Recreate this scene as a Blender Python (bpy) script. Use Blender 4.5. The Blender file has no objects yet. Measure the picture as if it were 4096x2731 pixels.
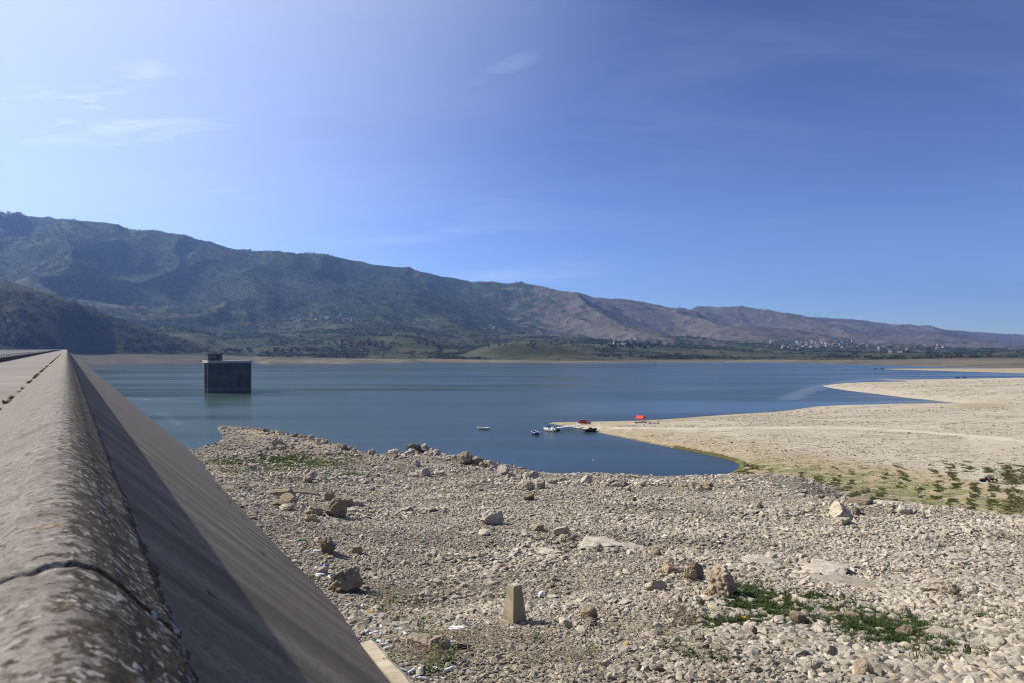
import bpy, bmesh, math, random
import numpy as np
from mathutils import Vector, Matrix, Euler
from mathutils import noise as mn

random.seed(7)
RNG = np.random.default_rng(7)
F = 683.0          # focal length in units of the 1024 px frame
HX, HY = 512.0, 348.0
CAMZ = 26.0        # eye above the lake surface (z = 0)
scene = bpy.context.scene
COL = scene.collection
rad = math.radians

# ------------------------------------------------------------------ helpers
def tag(o, label=None, cat=None, group=None, kind=None):
    if label: o['label'] = label
    if cat: o['category'] = cat
    if group: o['group'] = group
    if kind: o['kind'] = kind
    return o

def link(o, parent=None):
    COL.objects.link(o)
    if parent is not None: o.parent = parent
    return o

def empty(name, loc=(0, 0, 0), rz=0.0, sc=1.0):
    o = bpy.data.objects.new(name, None)
    o.location = loc; o.rotation_euler = (0, 0, rz); o.scale = (sc, sc, sc)
    o.empty_display_size = 0.3
    return link(o)

def mesh_from(name, v, f, mat=None, smooth=False):
    me = bpy.data.meshes.new(name)
    me.from_pydata([tuple(p) for p in v], [], [tuple(q) for q in f])
    if mat: me.materials.append(mat)
    if smooth:
        me.polygons.foreach_set('use_smooth', np.ones(len(me.polygons), dtype=bool))
    me.update()
    return me

def grid_mesh(name, V, nr, nc, mat, keep=None, smooth=True):
    """V: (nr*nc,3) row-major vertices -> quad grid mesh."""
    idx = np.arange(nr * nc).reshape(nr, nc)
    q = np.stack([idx[:-1, :-1], idx[:-1, 1:], idx[1:, 1:], idx[1:, :-1]], -1).reshape(-1, 4)
    if keep is not None: q = q[keep.reshape(-1)]
    used = np.unique(q); remap = np.full(nr * nc, -1); remap[used] = np.arange(len(used))
    q = remap[q]; V = V[used]
    me = bpy.data.meshes.new(name)
    me.vertices.add(len(V)); me.vertices.foreach_set('co', V.astype(np.float32).ravel())
    me.loops.add(q.size); me.loops.foreach_set('vertex_index', q.astype(np.int32).ravel())
    me.polygons.add(len(q)); me.polygons.foreach_set('loop_start', np.arange(0, q.size, 4, dtype=np.int32))
    me.update(calc_edges=True)
    me.polygons.foreach_set('use_smooth', np.full(len(q), smooth, dtype=bool))
    me.materials.append(mat); me.validate(); me.update()
    return me, used

def vattr(me, name, arr):
    a = me.attributes.new(name, 'FLOAT', 'POINT'); a.data.foreach_set('value', np.asarray(arr, np.float32))

class MB:
    """Collects boxes, tubes, lofts into one mesh."""
    def __init__(s): s.v = []; s.f = []
    def add(s, v, f):
        n = len(s.v); s.v += [tuple(p) for p in v]; s.f += [tuple(i + n for i in q) for q in f]; return s
    def box(s, c, d, rz=0.0, top=(1, 1)):
        x, y, z = d[0] / 2, d[1] / 2, d[2] / 2
        P = []
        for sz, k in ((-1, (1, 1)), (1, top)):
            for sx, sy in ((-1, -1), (1, -1), (1, 1), (-1, 1)):
                px, py = sx * x * k[0], sy * y * k[1]
                P.append((c[0] + px * math.cos(rz) - py * math.sin(rz), c[1] + px * math.sin(rz) + py * math.cos(rz), c[2] + sz * z))
        return s.add(P, [(3, 2, 1, 0), (4, 5, 6, 7), (0, 1, 5, 4), (1, 2, 6, 5), (2, 3, 7, 6), (3, 0, 4, 7)])
    def tube(s, a, b, r0, r1=None, n=8, caps=True):
        r1 = r0 if r1 is None else r1
        a, b = Vector(a), Vector(b); d = (b - a).normalized()
        u = d.orthogonal().normalized(); w = d.cross(u)
        P = []
        for c, r in ((a, r0), (b, r1)):
            for k in range(n):
                t = 2 * math.pi * k / n; P.append(c + u * math.cos(t) * r + w * math.sin(t) * r)
        fs = [(k, (k + 1) % n, n + (k + 1) % n, n + k) for k in range(n)]
        if caps: fs += [tuple(range(n - 1, -1, -1)), tuple(range(n, 2 * n))]
        return s.add(P, fs)
    def loft(s, rings, closed=True, cap0=True, cap1=True):
        n = len(rings[0]); P = [p for r in rings for p in r]; fs = []
        m = n if closed else n - 1
        for i in range(len(rings) - 1):
            for k in range(m):
                fs.append((i * n + k, i * n + (k + 1) % n, (i + 1) * n + (k + 1) % n, (i + 1) * n + k))
        if cap0: fs.append(tuple(range(n - 1, -1, -1)))
        if cap1: fs.append(tuple(range((len(rings) - 1) * n, len(rings) * n)))
        return s.add(P, fs)
    def prism(s, poly, y0, y1):
        """poly in (x,z) extruded along y."""
        return s.loft([[(x, y0, z) for x, z in poly], [(x, y1, z) for x, z in poly]])
    def build(s, name, mat, parent=None, smooth=False, bevel=0.0):
        me = mesh_from(name, s.v, s.f, mat, smooth)
        bm = bmesh.new(); bm.from_mesh(me); bmesh.ops.recalc_face_normals(bm, faces=bm.faces)
        if bevel: bmesh.ops.bevel(bm, geom=bm.edges[:], offset=bevel, segments=1, affect='EDGES')
        bm.to_mesh(me); bm.free()
        return link(bpy.data.objects.new(name, me), parent)

def copy_tree(o, parent=None):
    c = o.copy(); COL.objects.link(c)
    if parent is not None: c.parent = parent
    for ch in list(o.children): copy_tree(ch, c)
    return c

# ------------------------------------------------------------------ numpy noise
def _h(ix, iy, seed):
    n = (ix.astype(np.int64) * 374761393 + iy.astype(np.int64) * 668265263 + seed * 144269) & 0xffffffff
    n = ((n ^ (n >> 13)) * 1274126177) & 0xffffffff
    return ((n ^ (n >> 16)) & 0xffffff) / float(0xffffff)
def vnoise(x, y, seed=0):
    ix, iy = np.floor(x), np.floor(y); fx, fy = x - ix, y - iy
    fx = fx * fx * fx * (fx * (fx * 6 - 15) + 10); fy = fy * fy * fy * (fy * (fy * 6 - 15) + 10)
    a, b = _h(ix, iy, seed), _h(ix + 1, iy, seed); c, d = _h(ix, iy + 1, seed), _h(ix + 1, iy + 1, seed)
    return (a * (1 - fx) + b * fx) * (1 - fy) + (c * (1 - fx) + d * fx) * fy
def fbm(x, y, seed=0, octv=4, gain=0.5):
    s = 0; a = 1.0; t = 0.0
    for o in range(octv):
        s = s + a * vnoise(x, y, seed + o * 17); t += a; a *= gain
        x, y = 2.03 * (x * 0.8 - y * 0.6) + 3.1, 2.03 * (x * 0.6 + y * 0.8) + 7.7
    return s / t
def ridged(x, y, seed=0, octv=4, gain=0.5):
    s = 0; a = 1.0; t = 0.0
    for o in range(octv):
        s = s + a * (1 - np.abs(2 * vnoise(x, y, seed + o * 17) - 1)); t += a; a *= gain
        x, y = 2.03 * (x * 0.8 - y * 0.6) + 3.1, 2.03 * (x * 0.6 + y * 0.8) + 7.7
    return s / t
def sstep(a, b, x):
    t = np.clip((x - a) / (b - a), 0, 1); return t * t * (3 - 2 * t)

# ------------------------------------------------------------------ node material helper
class NT:
    def __init__(s, name):
        s.m = bpy.data.materials.new(name); s.m.use_nodes = True; s.t = s.m.node_tree
        s.t.nodes.clear()
        s.out = s.n('ShaderNodeOutputMaterial'); s.b = s.n('ShaderNodeBsdfPrincipled')
        s.l(s.b.outputs[0], s.out.inputs[0])
    def n(s, typ, **kw):
        x = s.t.nodes.new(typ)
        for k, v in kw.items():
            if k == 'ins':
                for a, b in v.items():
                    if isinstance(b, bpy.types.NodeSocket): s.l(b, x.inputs[a])
                    else: x.inputs[a].default_value = b
            else: setattr(x, k, v)
        return x
    def l(s, a, b): s.t.links.new(a, b)
    def obj(s): return s.n('ShaderNodeTexCoord').outputs['Object']
    def geo(s): return s.n('ShaderNodeNewGeometry').outputs['Position']
    def mapping(s, vec, scale=(1, 1, 1), rot=(0, 0, 0), loc=(0, 0, 0)):
        return s.n('ShaderNodeMapping', ins={'Vector': vec, 'Scale': scale, 'Rotation': rot, 'Location': loc}).outputs[0]
    def noise(s, vec, scale, detail=4, rough=0.55, dist=0.0):
        return s.n('ShaderNodeTexNoise', ins={'Vector': vec, 'Scale': scale, 'Detail': detail, 'Roughness': rough, 'Distortion': dist}).outputs[0]
    def voro(s, vec, scale, feature='F1', out=0, rnd=1.0):
        return s.n('ShaderNodeTexVoronoi', feature=feature, ins={'Vector': vec, 'Scale': scale, 'Randomness': rnd}).outputs[out]
    def ramp(s, fac, stops, interp='LINEAR'):
        r = s.n('ShaderNodeValToRGB'); e = r.color_ramp.elements; r.color_ramp.interpolation = interp
        while len(e) > 1: e.remove(e[-1])
        e[0].position = stops[0][0]; e[0].color = tuple(stops[0][1]) + (1,)
        for p, c in stops[1:]:
            x = e.new(p); x.color = tuple(c) + (1,)
        s.l(fac, r.inputs[0]); return r.outputs[0]
    def step(s, fac, a, b):
        return s.n('ShaderNodeMapRange', interpolation_type='SMOOTHSTEP', ins={0: fac, 1: a, 2: b, 3: 0.0, 4: 1.0}).outputs[0]
    def mix(s, fac, a, b, mode='MIX'):
        x = s.n('ShaderNodeMix', data_type='RGBA', blend_type=mode)
        for sock, val in ((x.inputs[0], fac), (x.inputs[6], a), (x.inputs[7], b)):
            if isinstance(val, bpy.types.NodeSocket): s.l(val, sock)
            elif isinstance(val, (int, float)): sock.default_value = val
            else: sock.default_value = tuple(val) + (1,)
        return x.outputs[2]
    def math(s, op, a, b=0.0, c=None):
        x = s.n('ShaderNodeMath', operation=op)
        for k, val in ((0, a), (1, b)) + (((2, c),) if c is not None else ()):
            if isinstance(val, bpy.types.NodeSocket): s.l(val, x.inputs[k])
            else: x.inputs[k].default_value = val
        return x.outputs[0]
    def attr(s, name, inst=False):
        return s.n('ShaderNodeAttribute', attribute_name=name, attribute_type='INSTANCER' if inst else 'GEOMETRY').outputs['Fac']
    def sep(s, vec): return s.n('ShaderNodeSeparateXYZ', ins={0: vec}).outputs
    def bump(s, h, strength=0.5, dist=0.1, nrm=None):
        x = s.n('ShaderNodeBump', ins={'Height': h, 'Strength': strength, 'Distance': dist})
        if nrm is not None: s.l(nrm, x.inputs['Normal'])
        return x.outputs[0]
    def done(s, col=None, rough=0.85, normal=None, spec=0.3, metal=0.0):
        i = s.b.inputs
        if isinstance(col, bpy.types.NodeSocket): s.l(col, i['Base Color'])
        elif col is not None: i['Base Color'].default_value = tuple(col) + (1,)
        if isinstance(rough, bpy.types.NodeSocket): s.l(rough, i['Roughness'])
        else: i['Roughness'].default_value = rough
        i['Specular IOR Level'].default_value = spec; i['Metallic'].default_value = metal
        if normal is not None: s.l(normal, i['Normal'])
        return s.m

def plain(name, col, rough=0.6, spec=0.3, vary=0.15, scale=3.0, metal=0.0):
    t = NT(name); p = t.obj(); n = t.noise(p, scale, 5)
    c = t.mix(t.step(n, 0.3, 0.75), tuple(x * (1 - vary) for x in col), tuple(min(1, x * (1 + vary)) for x in col))
    return t.done(c, rough, spec=spec, metal=metal)

# ------------------------------------------------------------------ materials
def mat_rock(name, tone=(1, 1, 1), inst=True, sc=1.0):
    t = NT(name); p = t.obj()
    n1 = t.noise(p, 2.2 * sc, 5, 0.6); n2 = t.noise(p, 9 * sc, 4, 0.6)
    c = t.ramp(n1, [(0.25, (.205, .18, .143)), (0.45, (.37, .335, .28)), (0.62, (.465, .43, .37)), (0.8, (.55, .52, .465))])
    c = t.mix(t.step(n2, .55, .75), c, (.26, .21, .15))
    c = t.mix(1.0, c, tone, 'MULTIPLY')
    if inst:
        a = t.attr('tint', True)
        k = t.ramp(a, [(0, (.42, .38, .34)), (.3, (.76, .72, .66)), (.6, (.98, .95, .90)), (.82, (1.16, 1.12, 1.05)), (.93, (1.2, 1.06, .84)), (1, (1.35, 1.35, 1.32))])
        c = t.mix(1.0, c, k, 'MULTIPLY')
    else:
        rn = t.n('ShaderNodeObjectInfo').outputs['Random']
        k = t.ramp(rn, [(0, (.78, .74, .68)), (.5, (1, .97, .93)), (1, (1.15, 1.1, 1.02))])
        c = t.mix(1.0, c, k, 'MULTIPLY')
        v = t.voro(p, 7 * sc); c = t.mix(t.step(v, .18, .05), c, (.14, .115, .085))
    nb = t.bump(t.noise(p, 12 * sc, 6, .7), .55, .05 / sc)
    return t.done(c, .92, nb, .15)

def mat_ground():
    t = NT('gravel_ground'); p = t.geo()
    pxy = t.mapping(p, (1, 1, .3))
    big = t.noise(pxy, .03, 5); mid = t.noise(pxy, .35, 6, .6); fine = t.noise(pxy, 4, 6, .65)
    far = t.noise(t.mapping(p, (.35, 1.0, .3), (0, 0, -.25)), .55, 7, .68)
    v = t.voro(pxy, 9, out=1); vd = t.voro(pxy, 9)
    base = t.ramp(t.sep(v)[0], [(0, (.22, .185, .14)), (.35, (.35, .31, .245)), (.7, (.44, .40, .33)), (1, (.53, .49, .42))])
    base = t.mix(t.step(vd, .2, .6), base, (.11, .09, .065))  # gaps between pebbles darkened in the colour, standing in for crevice shade
    base = t.mix(t.step(mid, .35, .7), base, t.mix(.6, base, (.36, .30, .215)))
    # peninsula: pale silty shale with darker slabs
    pen = t.ramp(far, [(.30, (.20, .17, .12)), (.40, (.36, .31, .225)), (.56, (.44, .39, .295)), (.72, (.53, .48, .385))])
    pen = t.mix(t.step(big, .38, .66), pen, t.mix(.4, pen, (.40, .34, .245)))
    vs = t.voro(t.mapping(p, (.25, .9, .3), (0, 0, -.2)), 1.3)
    pen = t.mix(t.step(vs, .16, .06), pen, (.13, .105, .075))
    zl = t.n('ShaderNodeCombineXYZ', ins={0: t.math('ADD', t.sep(p)[2], t.math('MULTIPLY', mid, .25))}).outputs[0]
    pen = t.mix(t.math('MULTIPLY', t.step(t.noise(zl, 5.5, 4, .65), .48, .66), .45), pen, t.mix(1.0, pen, (.66, .62, .55), 'MULTIPLY'))
    c = t.mix(t.attr('pen'), base, pen)
    # smooth ochre sand near the water and in the hollow
    sand = t.ramp(t.noise(pxy, .5, 7, .65), [(.3, (.245, .19, .115)), (.5, (.335, .27, .17)), (.7, (.42, .35, .235))])
    sm = t.math('ADD', t.attr('sand'), t.math('MULTIPLY', t.math('SUBTRACT', t.noise(pxy, .12, 5, .65), .5), .9))
    c = t.mix(t.step(sm, .3, .75), c, sand)
    # wheel track
    c = t.mix(t.math('MULTIPLY', t.attr('track'), t.step(t.noise(pxy, .25, 5), .25, .6)), c, (.53, .475, .375))
    # wet rim with weed
    wet = t.math('ADD', t.attr('wet'), t.math('MULTIPLY', t.math('SUBTRACT', t.noise(pxy, .3, 5, .7), .5), .8))
    c = t.mix(t.step(wet, .45, .8), c, t.mix(t.step(t.noise(pxy, .8, 4), .4, .6), (.115, .085, .04), (.085, .085, .025)))
    g = t.math('ADD', t.attr('green'), t.math('MULTIPLY', t.math('SUBTRACT', t.noise(t.mapping(p, (.5, 1, .3)), .45, 6, .7), .5), 1.6))
    c = t.mix(t.math('MULTIPLY', t.step(g, .45, .8), .85), c, t.mix(t.step(fine, .4, .6), (.105, .135, .03), (.19, .19, .07)))
    h = t.math('ADD', t.math('MULTIPLY', t.math('SUBTRACT', 1.0, vd), t.math('SUBTRACT', 1.0, t.attr('pen'))), t.math('MULTIPLY', fine, .6))
    h2 = t.math('ADD', h, t.math('MULTIPLY', far, t.math('MULTIPLY', t.attr('pen'), 10.0)))
    return t.done(c, .95, t.bump(h2, .7, .09), .1)

def mat_concrete(name, kind):
    t = NT(name); p = t.obj()
    if kind == 'slope':          # panels of the upstream face: stains run straight down it
        x, y, z = t.sep(p)
        sl = t.n('ShaderNodeCombineXYZ', ins={0: t.math('MULTIPLY', x, .05), 1: y, 2: 0.0}).outputs[0]
        st = t.noise(sl, .62, 6, .62, .25); st2 = t.noise(sl, .28, 4, .6); n = t.noise(p, 7, 7, .7); nb = t.noise(p, .22, 5, .6)
        c = t.ramp(st, [(.3, (.06, .047, .035)), (.43, (.145, .118, .088)), (.56, (.235, .195, .15)), (.75, (.33, .285, .225))])
        c = t.mix(t.step(st2, .42, .7), c, t.mix(.45, c, (.10, .075, .055)))
        c = t.mix(t.step(nb, .4, .7), c, t.mix(.4, c, (.27, .23, .185)))
        c = t.mix(t.step(n, .36, .6), t.mix(.5, c, (.07, .055, .042)), c)
        gr = t.noise(p, 30, 4, .75); c = t.mix(t.step(gr, .42, .6), t.mix(.35, c, (.06, .048, .036)), c)
        pit = t.noise(p, 2.3, 3, .5); c = t.mix(t.step(pit, .70, .73), c, (.02, .017, .014))
        wob = t.math('MULTIPLY', t.noise(p, 1.1, 5, .7), .5)
        cv = t.n('ShaderNodeTexVoronoi', feature='DISTANCE_TO_EDGE', ins={'Vector': t.n('ShaderNodeVectorMath', operation='ADD', ins={0: p, 1: t.n('ShaderNodeCombineXYZ', ins={0: wob, 1: wob, 2: wob}).outputs[0]}).outputs[0], 'Scale': .22}).outputs[0]
        c = t.mix(t.math('MULTIPLY', t.step(cv, .012, .004), t.step(t.noise(p, .18, 3), .48, .6)), c, (.05, .04, .03))
        pt = t.noise(p, .5, 4, .6); c = t.mix(t.math('MULTIPLY', t.step(pt, .60, .66), .5), c, (.27, .235, .19))
        jy = t.math('ABSOLUTE', t.math('SUBTRACT', t.math('FRACT', t.math('DIVIDE', y, 12.7)), .5))
        c = t.mix(t.step(jy, .4955, .4975), c, (.05, .04, .032))
        return t.done(c, .9, t.bump(t.math('ADD', n, t.math('MULTIPLY', st, .5)), .5, .02), .2)
    if kind == 'parapet':
        x, y, z = t.sep(p)
        n1 = t.noise(p, 2.5, 6, .65); n2 = t.noise(p, 16, 6, .7); n3 = t.noise(p, 45, 4, .7)
        c = t.ramp(n1, [(.3, (.145, .130, .108)), (.5, (.215, .196, .168)), (.7, (.275, .252, .22))])
        c = t.mix(t.step(n3, .40, .56), t.mix(.6, c, (.09, .07, .05)), c)
        # black crust, heavier on the lake side
        side = t.step(x, -.14, .14)
        dk = t.math('ADD', t.math('SUBTRACT', n2, t.math('MULTIPLY', t.math('SUBTRACT', 1.0, side), .06)), t.math('MULTIPLY', t.math('ADD', t.math('MULTIPLY', side, 1.25), t.math('MULTIPLY', t.step(n1, .5, .65), .5)), .11))
        c = t.mix(t.step(dk, .50, .60), c, t.mix(t.step(n3, .4, .6), (.035, .028, .02), (.085, .068, .048)))
        # pale lichen rosettes
        pd = t.n('ShaderNodeVectorMath', operation='ADD', ins={0: p, 1: t.n('ShaderNodeVectorMath', operation='SCALE', ins={0: t.n('ShaderNodeTexNoise', ins={'Vector': p, 'Scale': 24.0}).outputs[1], 'Scale': .10}).outputs[0]}).outputs[0]
        vor = t.n('ShaderNodeTexVoronoi', ins={'Vector': pd, 'Scale': 27.0})
        sz = t.math('MULTIPLY', t.math('POWER', t.sep(vor.outputs[1])[0], 1.6), .6)
        li = t.math('MULTIPLY', t.step(t.math('SUBTRACT', sz, vor.outputs[0]), .0, .06), t.step(t.noise(p, 5, 3), .34, .5))
        c = t.mix(t.math('MULTIPLY', li, t.math('ADD', .2, t.math('MULTIPLY', side, .5))), c, t.mix(n3, (.40, .375, .33), (.60, .575, .52)))
        c = t.mix(t.math('MULTIPLY', t.step(t.noise(p, 7, 4), .66, .74), .5), c, (.22, .12, .05))
        h = t.math('ADD', t.math('ADD', n2, t.math('MULTIPLY', n3, .5)), t.math('MULTIPLY', li, .3))
        return t.done(c, .95, t.bump(h, .6, .008), .1)
    if kind == 'road':
        n1 = t.noise(p, .35, 6, .6); n2 = t.noise(p, 8, 6, .7)
        c = t.ramp(n1, [(.3, (.18, .16, .138)), (.55, (.235, .212, .186)), (.75, (.28, .255, .226))])
        c = t.mix(t.step(n2, .35, .65), t.mix(.3, c, (.12, .10, .08)), c)
        y = t.sep(p)[1]
        jy = t.math('ABSOLUTE', t.math('SUBTRACT', t.math('FRACT', t.math('DIVIDE', t.math('ADD', y, t.math('MULTIPLY', t.noise(p, .8, 3), .15)), 6.3)), .5))
        c = t.mix(t.math('MULTIPLY', t.step(jy, .492, .498), .8), c, (.05, .042, .035))
        return t.done(c, .95, t.bump(n2, .4, .015), .15)
    if kind == 'tower':
        x, y, z = t.sep(p)
        st = t.noise(t.mapping(p, (1, 1, .5)), .22, 5, .6); n = t.noise(p, .3, 6, .65)
        c = t.ramp(st, [(.25, (.035, .031, .026)), (.55, (.055, .05, .042)), (.85, (.08, .072, .06))])
        c = t.mix(t.step(n, .4, .65), c, t.mix(.55, c, (.12, .11, .09)))
        lf = t.math('FRACT', t.math('DIVIDE', z, 3.1)); c = t.mix(t.math('MULTIPLY', t.step(lf, .965, .99), .5), c, (.06, .05, .04))
        c = t.mix(t.math('MULTIPLY', t.step(t.math('ADD', z, t.math('MULTIPLY', n, 2.0)), 4.2, 3.2), .6), c, (.15, .13, .105))
        c = t.mix(t.step(z, 1.0, .2), c, (.03, .032, .015))
        return t.done(c, .9, t.bump(n, .3, .05), .2)
    n1 = t.noise(p, 1.7, 6, .65); n2 = t.noise(p, 22, 5, .7)
    lo, hi = {'slab': ((.26, .25, .22), (.46, .44, .40)), 'marker': ((.27, .225, .145), (.42, .36, .255)), 'beam': ((.29, .245, .17), (.43, .375, .275)), 'dark': ((.05, .045, .04), (.11, .1, .09)), 'down': ((.10, .095, .085), (.22, .2, .17))}[kind]
    c = t.mix(t.step(n1, .3, .7), lo, hi)
    c = t.mix(t.step(n2, .62, .75), c, tuple(v * .35 for v in lo))
    st = t.noise(t.mapping(p, (1, 1, .1)), 7, 4, .6); c = t.mix(t.math('MULTIPLY', t.step(st, .55, .75), .45), c, tuple(v * .55 for v in lo))
    return t.done(c, .93, t.bump(n2, .5, .02), .15)

def mat_water():
    t = NT('lake_water'); p = t.geo()
    # wind lanes: calmer and rougher water, stretched along the wind
    lane = t.noise(t.mapping(p, (.16, 1, 1), (0, 0, .06)), .018, 5, .55, .6)
    w1 = t.noise(t.mapping(p, (.6, 1, 1)), .9, 4, .6); w2 = t.noise(t.mapping(p, (.5, 1, 1)), 4.0, 3, .6)
    h = t.math('ADD', w1, t.math('MULTIPLY', w2, .35))
    st = t.math('ADD', .08, t.math('MULTIPLY', t.step(lane, .34, .62), .22))
    st = t.math('MULTIPLY', st, t.attr('chop'))
    b = t.n('ShaderNodeBump', ins={'Height': h, 'Strength': st, 'Distance': .35}).outputs[0]
    c = t.mix(t.attr('turbid'), (.020, .033, .037), (.040, .067, .058))
    r = t.math('ADD', .10, t.math('MULTIPLY', t.step(lane, .34, .6), .13))
    c = t.mix(t.math('MULTIPLY', t.attr('sheen_foam'), t.step(t.noise(p, .35, 5, .65), .3, .6)), c, (.15, .165, .17))  # pale mix paints the wake's sheen, and the foam streaks by the dam
    m = t.done(c, r, b, .13)
    t.b.inputs['IOR'].default_value = 1.33
    return m

def mat_hills():
    t = NT('hill_scrub'); p = t.geo(); pz = t.sep(p)[2]
    n1 = t.noise(p, .0035, 6, .62); n2 = t.noise(p, .02, 7, .68); n3 = t.noise(p, .075, 5, .7)
    fld = t.noise(t.mapping(p, (.5, 1.0, 2.0), (0, 0, .5)), .009, 4, .55)
    veg, bare, beach = t.attr('veg'), t.attr('bare'), t.attr('beach')
    scrub = t.ramp(n3, [(.34, (.012, .022, .008)), (.5, (.033, .052, .017)), (.66, (.078, .100, .034))])
    rock = t.ramp(n2, [(.3, (.075, .064, .05)), (.5, (.135, .115, .092)), (.7, (.215, .187, .155))])
    fields = t.ramp(fld, [(.30, (.045, .050, .026)), (.45, (.075, .080, .040)), (.52, (.115, .105, .064)), (.60, (.052, .062, .030)), (.72, (.125, .108, .072))])
    cov = t.math('ADD', veg, t.math('MULTIPLY', t.math('SUBTRACT', t.noise(p, .012, 7, .7), .5), 1.9))
    c = t.mix(t.step(cov, .30, .62), t.mix(t.step(t.math('ADD', bare, t.math('MULTIPLY', t.math('SUBTRACT', n2, .5), .8)), .3, .7), fields, rock), scrub)
    cr = t.math('MULTIPLY', t.step(t.noise(p, .035, 6, .75), .6, .7), t.step(bare, .3, .9))
    c = t.mix(t.math('MULTIPLY', cr, .8), c, (.27, .235, .19))
    # drawdown rim of the reservoir
    bb = t.math('ADD', beach, t.math('MULTIPLY', t.math('SUBTRACT', t.noise(t.mapping(p, (.3, 1, 1)), .02, 6, .65), .5), .75))
    bc = t.ramp(t.noise(t.mapping(p, (.25, 1, 4)), .02, 6, .65), [(.3, (.13, .105, .078)), (.5, (.20, .165, .12)), (.7, (.30, .25, .185))])
    bc = t.mix(t.math('MULTIPLY', t.attr('left_dark'), .8), bc, t.mix(t.step(n2, .4, .6), (.075, .062, .05), (.125, .105, .085)))  # far beach mixed darker and browner towards the left
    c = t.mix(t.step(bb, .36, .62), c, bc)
    c = t.mix(t.math('MULTIPLY', t.attr('redsoil'), t.step(n2, .4, .55)), c, (.19, .085, .055))
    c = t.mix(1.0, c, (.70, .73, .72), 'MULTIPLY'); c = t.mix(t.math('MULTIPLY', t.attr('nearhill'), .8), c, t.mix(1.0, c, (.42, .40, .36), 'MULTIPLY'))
    return t.done(c, .95, t.bump(t.math('ADD', n2, t.math('MULTIPLY', n3, .4)), .9, 11.0), .05)

def mat_leaf(name, a, b, inst=True):
    t = NT(name); p = t.obj(); n = t.noise(p, 3, 3)
    c = t.mix(t.step(n, .35, .65), a, b)
    if inst:
        k = t.ramp(t.attr('tint', True), [(0, (.6, .6, .55)), (.5, (1, 1, 1)), (1, (2.5, 2.2, 1.3))]); c = t.mix(1.0, c, k, 'MULTIPLY')
    return t.done(c, .75, None, .2)

M = {}
M['ground'] = mat_ground(); M['pebble'] = mat_rock('pebble_stone')
M['rock'] = mat_rock('limestone', inst=False); M['rockbrown'] = mat_rock('brown_limestone', (.62, .57, .50), False, 1.3)
M['conglomerate'] = mat_rock('conglomerate', (.74, .68, .60), False, 2.6); M['rocktan'] = mat_rock('tan_limestone', (.92, .82, .66), False)
M['rockpale'] = mat_rock('pale_limestone', (1.0, .96, .89), False)
for k in ('slope', 'parapet', 'road', 'tower', 'slab', 'marker', 'beam', 'dark', 'down'): M[k] = mat_concrete('concrete_' + k, k)
M['water'] = mat_water(); M['hills'] = mat_hills()
M['grass'] = mat_leaf('grass_blade', (.035, .06, .012), (.075, .105, .025)); M['grassdry'] = mat_leaf('field_weed', (.05, .06, .018), (.10, .105, .038))
M['weed'] = mat_leaf('weed_leaf', (.05, .085, .018), (.12, .15, .04), False)
M['tree'] = mat_leaf('tree_leaf', (.012, .022, .009), (.035, .048, .018)); M['trunk'] = plain('bark', (.09, .07, .05), .9)
M['crown'] = mat_leaf('crown_leaf', (.010, .018, .008), (.028, .038, .015), False)
M['twig'] = plain('dry_twig', (.17, .12, .075), .9, .1, .35, 8); M['reed'] = plain('dry_reed', (.33, .27, .19), .9, .1, .4, 4)
M['wallw'] = plain('whitewash', (.35, .335, .31), .9, .1, .12, .3); M['wallb'] = plain('beige_render', (.33, .28, .22), .9, .1, .12, .3)
M['rooft'] = plain('red_roof', (.22, .13, .095), .9, .1, .2, .5); M['roofg'] = plain('flat_roof', (.38, .36, .33), .9, .1, .2, .5)
M['dkglass'] = plain('window_dark', (.02, .025, .03), .15, .5, .1)
M['carred'] = plain('red_paint', (.36, .012, .018), .28, .5, .06); M['rubber'] = plain('rubber', (.02, .02, .02), .8)
M['white'] = plain('white_paint', (.72, .71, .68), .4, .4, .08); M['chrome'] = plain('steel', (.5, .5, .5), .3, .5, .05, metal=.8)
M['lamp'] = plain('lamp_glass', (.7, .68, .6), .15, .5, .05); M['lampred'] = plain('tail_lamp', (.35, .02, .02), .2, .5)
M['blue'] = plain('blue_paint', (.02, .05, .22), .4, .4, .1); M['woodd'] = plain('dark_wood', (.045, .036, .03), .85, .15, .3, 2)
M['wood'] = plain('grey_wood', (.20, .165, .13), .9, .1, .3, 3); M['boatin'] = plain('boat_inside', (.07, .06, .048), .8, .2, .3, 3)
M['rust'] = plain('rusty_steel', (.17, .075, .045), .85, .2, .4, 2); M['canvas'] = plain('red_canvas', (.62, .045, .022), .7, .2, .08)
M['banner'] = plain('pale_banner', (.60, .56, .50), .8, .1, .15, 3); M['steel'] = plain('grey_steel', (.10, .10, .10), .5, .4, .2)
M['pvc'] = plain('clear_bottle', (.62, .64, .62), .12, .6, .15, 6); M['green'] = plain('green_plastic', (.03, .27, .07), .25, .5, .15)
M['yellow'] = plain('yellow_plastic', (.62, .36, .02), .35, .4, .15); M['bluepl'] = plain('blue_plastic', (.05, .08, .38), .35, .4, .2)
M['redbrick'] = plain('red_tile', (.36, .06, .035), .7, .2, .2, 8); M['paper'] = plain('white_sheet', (.72, .73, .76), .6, .3, .1, 8)
M['black'] = plain('black_cloth', (.012, .01, .012), .9, .1, .3, 6); M['pink'] = plain('pink_cloth', (.35, .10, .14), .9, .1, .3, 6)
M['paledisc'] = plain('pale_disc', (.50, .48, .42), .6, .3, .1, 10)
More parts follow.
